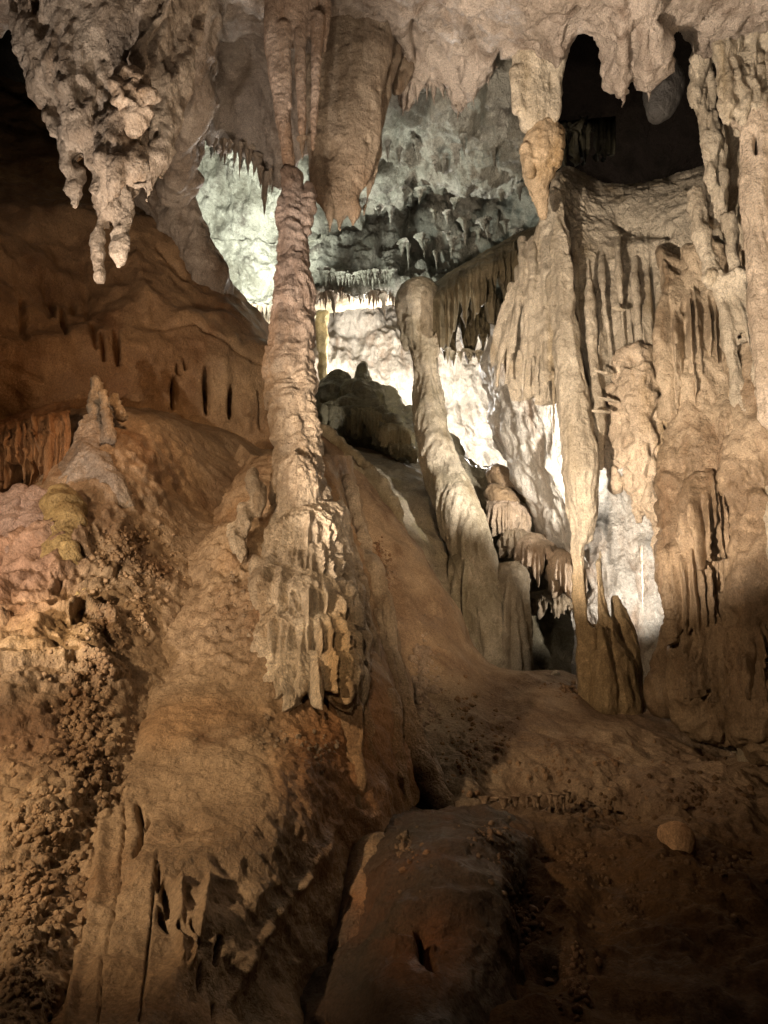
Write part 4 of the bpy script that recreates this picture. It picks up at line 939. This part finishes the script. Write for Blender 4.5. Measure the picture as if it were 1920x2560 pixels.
grow('slim_shaft', [([(1500, 420, 5.8, 18), (1520, 520, 5.7, 17), (1545, 600, 5.65, 17)], 1.0), ([(1540, 598, 5.62, 24), (1560, 612, 5.62, 22)], 1.0), ([(1556, 610, 5.62, 18), (1572, 700, 5.6, 17), (1590, 800, 5.6, 16), (1610, 920, 5.6, 12)], 1.0),
    ([(1585, 590, 5.5, 20), (1600, 600, 5.5, 20)], 1.0), ([(1575, 470, 5.6, 14), (1590, 590, 5.55, 15), (1612, 700, 5.5, 16), (1640, 830, 5.5, 12)], 1.0)], 0.015, M['curtain'],
    lambda P: rough(P, 0.035, 2.5, 4) + flutes(P, 0.022, 8, .25) + crag(P, .012, 8, .6), parent=J2, relax=2)

# --- back column with mushroom cap
BC = thing('back_column', 'smooth olive-cream column with a broad rounded cap, standing alone beyond the middle slope', 'column', at(1010, 1290, 8.9))
grow('back_shaft', [
    ([(906, 640, 10.1, 52), (905, 655, 10.1, 58), (905, 685, 10.1, 50), (909, 715, 10.1, 40), (916, 750, 10.1, 34), (920, 800, 10.1, 32), (926, 880, 10.0, 34), (934, 940, 9.95, 39), (946, 990, 9.85, 43), (966, 1040, 9.7, 48), (985, 1090, 9.5, 50), (1006, 1150, 9.35, 50), (1028, 1220, 9.2, 46), (1045, 1300, 9.0, 44), (1060, 1430, 8.9, 40)], 1.0),
    ([(880, 640, 10.1, 24), (905, 634, 10.1, 26), (932, 638, 10.1, 24)], 1.6),
    ([(860, 660, 9.95, 9), (866, 705, 9.9, 7), (878, 755, 9.95, 3)], 1.0), ([(945, 670, 9.9, 13), (948, 715, 9.9, 9), (944, 770, 9.92, 3)], 1.0), ([(962, 640, 10.0, 10), (968, 690, 10.0, 8), (964, 740, 10, 3)], 1.0),
    ([(880, 690, 9.85, 8), (890, 740, 9.88, 6), (898, 800, 9.93, 3)], 1.0), ([(975, 1010, 9.6, 10), (1002, 1070, 9.4, 13), (1022, 1130, 9.25, 13), (1038, 1200, 9.15, 16), (1052, 1250, 9.1, 18)], 1.0),
], 0.022, M['back'], lambda P: rough(P, 0.03, 1.6, 4) + flutes(P, 0.045, 5, 0.2) * smooth(640, 740, proj(P)[1]) + crag(P, .012, 7, .5), relax=2, parent=BC, tintf=lambda P: np.full((len(P), 3), (1.22, 1.2, 1.25)))

# --- small draperies below the pale underside
r_ = random.Random(31)
def smalls(x0, x1, y0, n, L, Y, w, j=0.3):
    n = int(n * 1.7); w = w * .62; T = [([(x0, y0 + 4, Y + .15, w * 1.2), ((x0 + x1) / 2, y0 - 10, Y + .1, w * 1.8), (x1, y0 + 6, Y + .15, w * 1.2)], 1.6), ([(x0 + 6, y0 + 30, Y + .4, w * 2.5), (x1 - 6, y0 + 34, Y + .4, w * 2.5)], 1.0)]
    for i in range(n):
        x = x0 + (x1 - x0) * (i + r_.random() * .6) / n; l = L * r_.uniform(0.6, 1.1)
        T.append(([(x, y0, Y, w * 1.2), (x + 1, y0 + l * .5, Y, w * .9), (x + 2, y0 + l, Y, w * .3)], 1.0))
    return T
def swag(name, xa, xb, y0, y1, Y, seed, mat, parent=None, folds=(0.05, 0.08, 0.12), amp=0.10, bulge=0.12, jag=0.45, tint=(1, 1, 1), slope=0, n=5, flare=0, mid=None, res=2.3, back=.45, **kw):
    rows = []
    cs = np.linspace(-1, 1, n)
    for q, dy, dep in ((0.0, -(y1 - y0) * .10, back), (0.05, 0, back * .4), (0.18, (y1 - y0) * .14, 0.06), (0.6, (y1 - y0) * .6, 0), (1.0, y1 - y0, 0.04)):
        rows.append([((xa + xb) / 2 + c * (xb - xa) / 2 * (1 + flare * q), y0 + dy + slope * c + 10 * abs(c) ** 2 * (1 - q) * (0 if bulge == 0 else 1), Y + dep + bulge * 2 * c * c) for c in cs])
    return drape_sheet(name, rows, M[mat], list(folds), amp, seed, res=res, jag=jag, curl=0.2, parent=parent,
        mid=mid or (lambda P: rough(P, 0.04, 2.2, 4) + crag(P, 0.012, 8, 0.6, 3)), tintf=lambda P: np.full((len(P), 3), tint), **kw)
DD = thing('dark_drapery', 'shadowed drapery with long thin drips between the capped back column and the great curtain', 'drapery', at(1060, 500, 9.4))
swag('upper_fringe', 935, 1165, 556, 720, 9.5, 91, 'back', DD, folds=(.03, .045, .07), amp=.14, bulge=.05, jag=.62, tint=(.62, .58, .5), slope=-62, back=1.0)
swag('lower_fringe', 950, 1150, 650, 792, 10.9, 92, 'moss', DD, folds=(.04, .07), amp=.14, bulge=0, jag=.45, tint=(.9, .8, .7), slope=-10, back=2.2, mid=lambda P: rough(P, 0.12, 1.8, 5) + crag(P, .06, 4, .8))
swag('foot_drapery', 968, 1068, 1190, 1430, 8.9, 95, 'back', BC, folds=(.08, .12, .18), amp=.12, bulge=.14, jag=.12, slope=16, back=.6)
FS = swag('fluted_stump', 1060, 1146, 1238, 1500, 8.75, 71, 'curtain', folds=(.1, .14, .2), amp=.10, bulge=.16, jag=.05, tint=(.8, .75, .68),
     label='pale fluted flowstone stump in the recess right of the back column base', cat='flowstone')
LC = swag('fringed_ledge', -120, 150, 925, 1120, 5.35, 77, 'ochre', folds=(.035, .05, .07), amp=.12, bulge=0, jag=.5, tint=(.9, .8, .75), slope=-38, back=.9,
     label='brown ledge fringed with thin drips at the left edge, beside the crusted stalagmite', cat='drapery')
RD = thing('recess_drapery', 'tiers of short pointed draperies in the shadowed recess below the pale diagonal rock', 'drapery', at(1150, 1180, 9.2))
swag('drapery_tier', 1052, 1146, 1085, 1180, 9.7, 72, 'back', RD, tint=(1.3, 1.15, 1.2), slope=10)
swag('drapery_tier', 1078, 1150, 1140, 1215, 9.5, 73, 'back', RD, tint=(1.0, .9, .9), slope=8)
swag('drapery_tier', 1112, 1222, 1165, 1300, 9.15, 74, 'back', RD, tint=(1.15, 1.0, 1.0), slope=6, jag=.6)
swag('drapery_tier', 1185, 1262, 1195, 1310, 8.9, 75, 'back', RD, tint=(1.25, 1.1, 1.1), slope=12, jag=.6)
swag('drapery_tier', 1140, 1270, 1278, 1338, 9.25, 76, 'back', RD, folds=(.04, .06), amp=.07, tint=(1.1, 1, 1), jag=.6)
grow('rust_block', [([(1070, 1030, 10.6, 30), (1100, 1040, 10.4, 32), (1140, 1060, 10.3, 26)], 1.0), ([(1060, 1060, 10.2, 24), (1090, 1075, 10.1, 30), (1110, 1100, 10.0, 20)], 1.0)], 0.028, M['moss'],
     lambda P: rough(P, 0.08, 2, 5), relax=2, label='dark jagged rock block just below the flat sill of the small right-hand window', cat='rock', base=at(1090, 1100, 10.4), tintf=lambda P: np.full((len(P), 3), (1.3, 1.0, .9)))

# --- distant dark mound with stalagmite tips
def dm():
    r = random.Random(2)
    T = [([(730, 830, 12.6, 34), (725, 860, 12.5, 44), (730, 920, 12.4, 44), (735, 960, 12.3, 40)], 1.0), ([(784, 785, 12.8, 7), (784, 810, 12.8, 18), (784, 850, 12.7, 30), (786, 900, 12.5, 50)], 1.0),
         ([(830, 860, 12.5, 30), (840, 900, 12.4, 46), (850, 960, 12.2, 60)], 1.0), ([(880, 890, 12.3, 20), (885, 930, 12.2, 36), (880, 1000, 12, 50)], 1.0), ([(780, 870, 12.3, 60), (790, 930, 12.1, 60)], 1.0),
         ([(700, 880, 12.4, 26), (700, 1000, 12.2, 40)], 1.0), ([(870, 960, 11.9, 50), (880, 990, 11.8, 30)], 1.0)]
    for (y0, xa, xb, n, L, Y) in ((885, 695, 830, 18, 50, 11.7), (920, 800, 895, 14, 46, 11.6), (960, 840, 895, 9, 36, 11.4)):
        T.append(([(xa, y0, Y + .25, 12), ((xa + xb) / 2, y0 - 12, Y + .15, 18), (xb, y0 + 12, Y + .25, 12)], 1.0))
        for i in range(n):
            x = xa + (xb - xa) * (i + r.random() * .5) / n
            T.append(([(x, y0 - 4, Y, 4.5), (x + 1, y0 + L * r.uniform(.7, 1.1), Y, 1.8)], 1.0))
    return T
grow('far_mound', dm(), 0.028, M['moss'], lambda P: rough(P, 0.05, 2.2, 5) + 0.02 * ridged(P * 5, 3), relax=1, label='dark olive mound topped by a dome and a pointed stalagmite against the bright chamber', cat='mound', base=at(790, 980, 12.3))
FM = bpy.data.objects['far_mound']
for xa_, xb_, ya_, yb_, Y_, sd_ in ((700, 772, 868, 940, 11.7, 101), (748, 838, 878, 950, 11.5, 102), (815, 900, 915, 975, 11.3, 103), (842, 905, 958, 1000, 11.0, 104)):
    s_ = swag('mound_fringe', xa_, xb_, ya_, yb_, Y_, sd_, 'back', folds=(.06, .09, .12), amp=.10, bulge=.1, jag=.5, tint=(.75, .72, .6), slope=6, back=.5)
    s_.parent = FM; s_.matrix_parent_inverse = __import__('mathutils').Matrix.Translation(-FM.location)
patch('far_slope', [
    [(640, 900, 12.6), (700, 930, 12.5), (780, 960, 12.3), (900, 990, 12.1), (1010, 1030, 12)],
    [(640, 930, 11.6), (700, 950, 11.4), (780, 985, 11.2), (900, 1010, 11.0), (1010, 1060, 10.9)],
    [(640, 1000, 10.4), (700, 1010, 10.2), (800, 1050, 10.0), (900, 1120, 9.7), (1010, 1200, 9.5)],
    [(640, 1150, 9.2), (700, 1150, 9.1), (800, 1200, 9.0), (900, 1260, 8.9), (1010, 1400, 8.8)],
], M['moss'], lambda P: rough(P, 0.10, 1.2, 5), res=4, kind='structure', tintf=lambda P: np.full((len(P), 3), (2.0, 1.9, 2.2)))
# hanging fringe on the crest of the middle slope
grow('crest_fringe', [([(700, 925, 8.0, 8), (735, 962, 7.9, 12), (775, 995, 7.8, 13), (812, 1035, 7.7, 15), (842, 1085, 7.6, 15), (862, 1140, 7.5, 10)], 1.0)] + [([(x, y, 7.65, 6), (x + 4, y + 34, 7.6, 2.5)], 1.0) for x, y in ((748, 985), (762, 998), (776, 1010), (790, 1020), (804, 1034), (818, 1048), (830, 1062), (840, 1080), (850, 1098), (858, 1118))],
    0.02, M['back'], lambda P: rough(P, 0.03, 3, 4) + 0.015 * ridged(P * 7, 3), relax=1, label='dark frilled rim curling over the crest of the middle slope beside the central column', cat='flowstone', base=at(800, 1060, 7.8))
# yellow column in the far chamber
grow('mossy_column', [([(696, 640, 14.6, 16), (696, 700, 14.6, 14), (697, 760, 14.6, 13), (699, 820, 14.6, 12), (699, 880, 14.6, 16)], 1.0), ([(690, 640, 14.5, 12), (686, 690, 14.5, 8), (688, 760, 14.5, 5)], 1.0)], 0.04, M['back'],
     lambda P: rough(P, 0.05, 3, 4), relax=1, label='thin mossy yellow-green column in the far chamber, half hidden by the central column', cat='column', base=at(697, 880, 14.6), tintf=lambda P: np.full((len(P), 3), (1.25, 1.2, .95)))

# --- things inside the black hole
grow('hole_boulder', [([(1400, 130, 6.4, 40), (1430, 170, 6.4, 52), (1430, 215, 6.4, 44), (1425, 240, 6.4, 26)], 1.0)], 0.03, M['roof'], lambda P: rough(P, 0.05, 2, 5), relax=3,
     label='grey rounded pendant inside the black hole, behind the jagged roof lip', cat='rock', base=at(1425, 130, 6.4), tintf=lambda P: np.full((len(P), 3), (.2, .22, .24)))  # tinted far down, the dark of the hole put into its colour
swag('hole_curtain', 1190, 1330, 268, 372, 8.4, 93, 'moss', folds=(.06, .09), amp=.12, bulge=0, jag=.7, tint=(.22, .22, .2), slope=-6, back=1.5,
     label='faint fringe of drips deep inside the black hole above the great curtain', cat='drapery')  # very dark tint stands for the lack of light in the hole

# ================================================================== free stalactites
fringe([(445, 240, 8.2), (480, 300, 8.2), (540, 335, 8.4), (595, 390, 8.4)], 22, (25, 75), (5, 11), 'cream', 'short stalactite in ragged fringe left of fingered stalactite', 'stalactites fringing the roof left of the central stalactite', 3, sc=16, sy=.3)
fringe([(455, 340, 11.5), (600, 345, 11)], 10, (20, 45), (5, 9), 'vault', 'small grey stalactite above the bright patch of vault', 'grey stalactites above the bright vault', 4, sc=14, sy=.4)
fringe([(500, 672, 13.6), (590, 668, 13.4)], 16, (18, 40), (4, 7), 'cream', 'tiny far-rim stalactite left of the central column', 'stalactites on the far rim, left part', 5)
fringe([(680, 640, 13.3), (760, 632, 13.2), (850, 640, 13.0)], 30, (14, 34), (3, 6), 'cream', 'tiny far-rim stalactite right of the central column', 'stalactites on the far rim, right part', 6)
hang(828, 640, 12.8, 66, 8, 'cream', 'broad blunt stalactite, longest on the far rim, next to the capped column')
hang(720, 640, 13.0, 60, 9, 'cream', 'stubby stalactite on the far rim beside the mossy yellow column')
fringe([(690, 590, 12.2), (760, 600, 12.2), (850, 590, 12)], 26, (12, 30), (4, 8), 'vault', 'stubby grey stalactite on lower edge of the vault', 'stalactites on the lower edge of the vault', 7)
fringe([(830, 300, 9.6), (900, 330, 9.6), (1000, 320, 9.4), (1090, 380, 9.6)], 12, (16, 44), (6, 12), 'vault', 'grey stalactite stub on the mottled vault', 'stubs on the mottled vault', 8, sc=28, sy=0.5)
fringe([(700, 470, 11.6), (800, 430, 11), (900, 440, 10.8), (1000, 470, 10.8), (1130, 430, 10.4)], 16, (16, 40), (6, 11), 'vault', 'grey stalactite stub half way down the mottled vault', 'stubs half way down the vault', 9, sc=28, sy=0.5)
fringe([(860, 550, 11.8), (960, 520, 11.6), (1000, 500, 11.3), (1120, 480, 10.8)], 14, (16, 44), (5, 10), 'vault', 'dark stalactite stub over the capped back column', 'stubs over the capped back column', 10, sc=28, sy=0.5)
fringe([(960, 765, 10.8), (1060, 770, 10.5), (1100, 800, 10)], 12, (14, 34), (5, 9), 'back', 'dark spike above small bright window right of back column', 'spikes above the small bright window', 12)
fringe([(860, 180, 7.0), (930, 160, 7.0), (1000, 200, 6.9), (1060, 140, 6.5)], 18, (30, 80), (8, 15), 'roof', 'stubby stalactite under the roof right of broad drape', 'stalactites under the roof right of the broad drape', 13)
hang(978, 165, 6.9, 100, 22, 'roof', 'thick blunt grey stalactite under the roof lip, tallest of its group')
for x_, y_, l_, r_2, w_ in ((1322, 168, 40, 9, 'left lobe of the jagged roof lip over the black hole'), (1346, 196, 46, 10, 'lowest point of the jagged roof lip over the black hole'), (1372, 170, 30, 6, 'notch of the jagged roof lip over the black hole'),
                        (1402, 186, 44, 9, 'right lobe of the jagged roof lip over the black hole'), (1432, 140, 40, 7, 'right end of the jagged roof lip, beside the jointed column')):
    hang(x_, y_, 5.22, l_, r_2, 'roof', 'pointed drip tip under the ' + w_, 'drip tips under the jagged roof lip')
hang(1384, 1180, 8.3, 160, 3, 'cream', 'hair-thin straight stalactite hanging in front of the white wall in the gap')
hang(1488, 40, 5.2, 105, 6, 'roof', 'thin stalactite at the right side of the black hole, left of the two')
hang(1500, 50, 5.3, 120, 5, 'roof', 'thin stalactite at the right side of the black hole, right of the two')
fringe([(1010, 1732, 4.6), (1130, 1728, 4.5), (1240, 1716, 4.4)], 14, (16, 36), (5, 9), 'slope', 'short dark drip under the overhang of the middle slope', 'drips under the slope overhang', 14, lean=0.1)

# ================================================================== loose rocks and popcorn
BO = grow('boulder', [([(1432, 1800, 3.92, 18), (1450, 1806, 3.88, 34), (1478, 1824, 3.86, 34), (1496, 1842, 3.9, 14)], 0.75)], 0.012, M['slope'], lambda P: rough(P, 0.015, 4, 5), relax=3,
    label='single pale brown boulder resting on the dark slope at lower right', cat='boulder', base=at(1462, 1850, 3.75), tintf=lambda P: np.full((len(P), 3), (1.25, 1.1, 0.95)))
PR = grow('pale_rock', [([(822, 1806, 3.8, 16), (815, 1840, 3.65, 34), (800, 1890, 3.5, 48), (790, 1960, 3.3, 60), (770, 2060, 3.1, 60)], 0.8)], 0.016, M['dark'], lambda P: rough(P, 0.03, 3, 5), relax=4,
    label='pale wet rock nose, caught light put into its colour, under the skirt drips, bottom centre', cat='rock', base=at(800, 1960, 3.5), tintf=lambda P: 1 + blob(P, 815, 1850, 60, 120, .7)[:, None] * np.array([1.6, 1.7, 1.5]))  # paler blob in the tint stands for light on the nose
SM = grow('lit_pebble', [([(1192, 1456, 6.62, 3), (1200, 1453, 6.6, 5), (1208, 1455, 6.62, 3)], 1.0)], 0.008, M['white'], lambda P: rough(P, 0.003, 9, 3), relax=1,
    label='tiny white stone glinting on the crest of the middle slope', cat='stone', base=at(1200, 1458, 6.6))

def icos(sub):
    import bmesh
    bm = bmesh.new(); bmesh.ops.create_icosphere(bm, subdivisions=sub, radius=1)
    V = np.array([v.co[:] for v in bm.verts]); Fq = np.array([[v.index for v in f.verts] for f in bm.faces]); bm.free(); return V, Fq
IV, IF = icos(2)
def popcorn(name, spots, n, rr, key, label, seed, surf, tint=(1, 1, 1)):
    """clusters of little coral-like knobs grown on a surface (grid position -> depth taken from a ray onto the surface)"""
    rs = np.random.RandomState(seed); Vs = []; Fs = []; off = 0
    from mathutils.bvhtree import BVHTree
    me = surf.data
    key_ = me.name
    if key_ not in BV:
        nv = len(me.vertices); co = np.empty(nv * 3, np.float32); me.vertices.foreach_get('co', co); co = co.reshape(-1, 3) + np.array(surf.matrix_world.translation)
        npz = len(me.polygons); lv = np.empty(len(me.loops), np.int32); me.loops.foreach_get('vertex_index', lv)
        BV[key_] = BVHTree.FromPolygons([tuple(c) for c in co.tolist()], lv.reshape(npz, -1).tolist())
    bv = BV[key_]
    for _ in range(n):
        x0, y0, rx, ry = spots[rs.randint(len(spots))]
        a = rs.rand() * 6.28; q = abs(rs.normal()) * 0.75
        x = x0 + rx * q * math.cos(a); y = y0 + ry * q * math.sin(a)
        d = Vector(at(x, y, 5)) - Vector((0, 0, CZ)); d.normalize()
        hit, nn, _i, dist = bv.ray_cast(Vector((0, 0, CZ)), d)
        if hit is None: continue
        if nn.dot(d) > 0: nn = -nn
        r = (rr[0] * .6 + (rr[1] - rr[0] * .6) * rs.rand() ** 2.6) * 1.1 * dist / F
        c = np.array(hit) + np.array(nn) * r * -0.2 + rs.normal(size=3) * r * 0.3
        v = IV * (1 + 0.16 * rs.normal(size=(len(IV), 1))) * r * (0.8 + 0.4 * rs.rand(3))
        Vs.append(v + c); Fs.append(IF + off); off += len(IV)
    P = np.concatenate(Vs)
    o = put(name, mesh_from(name, P, np.concatenate(Fs), np.array([tint] * len(P), np.float32)), M[key], kind='stuff', label=label, cat='cave popcorn')
    return o
BV = {}
O = bpy.data.objects
popcorn('cave_popcorn', [(912, 1440, 24, 50), (918, 1415, 16, 26), (910, 1490, 16, 26)], 190, (5, 11), 'roof', 'dark cluster of knobby cave popcorn in the groove right of the skirt', 1, O['middle_slope'], (1.0, .92, .85))
popcorn('cave_popcorn', [(935, 1540, 22, 30)], 50, (3, 6), 'roof', 'small popcorn patch just below the dark knobby cluster', 2, O['middle_slope'], (1, .9, .8))
popcorn('cave_popcorn', [(1000, 1530, 60, 60), (1080, 1600, 90, 60), (1010, 1640, 70, 60), (1180, 1660, 100, 50), (1300, 1650, 120, 60), (1220, 1490, 30, 20)], 420, (2, 6), 'slope', 'scattered popcorn bumps strewn over the middle slope', 3, O['middle_slope'], (1.0, .9, .8))
popcorn('cave_popcorn', [(832, 1240, 12, 50), (815, 1190, 12, 24)], 110, (3, 5.5), 'dark', 'narrow strip of popcorn along the right flank of the mound', 4, O['middle_slope'], (1.5, 1.5, 1.4))
popcorn('cave_popcorn', [(880, 1830, 34, 40), (1090, 1850, 40, 50), (1110, 1950, 16, 60), (1060, 1800, 50, 20)], 260, (3, 7), 'dark', 'popcorn crusting the dark foreground ledge', 5, O['foreground_ledge'], (1.6, 1.6, 1.5))
popcorn('cave_popcorn', [(1240, 2120, 40, 80), (1140, 2000, 30, 60)], 220, (3, 8), 'slope', 'popcorn ridge on the dark slope near the bottom edge', 6, O['middle_slope'], (.6, .5, .45))
popcorn('cave_popcorn', [(280, 1160, 60, 30), (250, 1200, 60, 50), (330, 1230, 60, 50), (230, 1350, 60, 60), (200, 1430, 70, 50), (300, 1320, 40, 60)], 1200, (2, 6), 'mud', 'pale popcorn sprinkled over the left slope', 7, O['left_slope'], (1.15, 1.1, 1.05))
popcorn('cave_popcorn', [(90, 1790, 120, 160), (190, 1640, 60, 80), (50, 1960, 90, 140), (180, 1560, 50, 60), (40, 2100, 60, 100)], 2600, (2, 7.5), 'mud', 'dense popcorn coating the lower left slope', 8, O['left_slope'], (1.08, 1.03, .98))

popcorn('cave_popcorn', [(1300, 1760, 120, 50), (1520, 1720, 120, 60), (1560, 1880, 110, 80), (1360, 1960, 120, 90), (1250, 1850, 80, 60)], 700, (1.5, 6), 'slope', 'grit and small lumps strewn over the dark floor at lower right', 9, O['middle_slope'], (.4, .34, .28))
popcorn('cave_popcorn', [(520, 1330, 60, 40), (500, 1260, 50, 50), (600, 1600, 80, 40), (690, 1620, 50, 40)], 260, (1.5, 5), 'column', 'fine nodules speckling the mound beside and below the cascade', 10, O['main_mound_flank'], (.9, .85, .8))
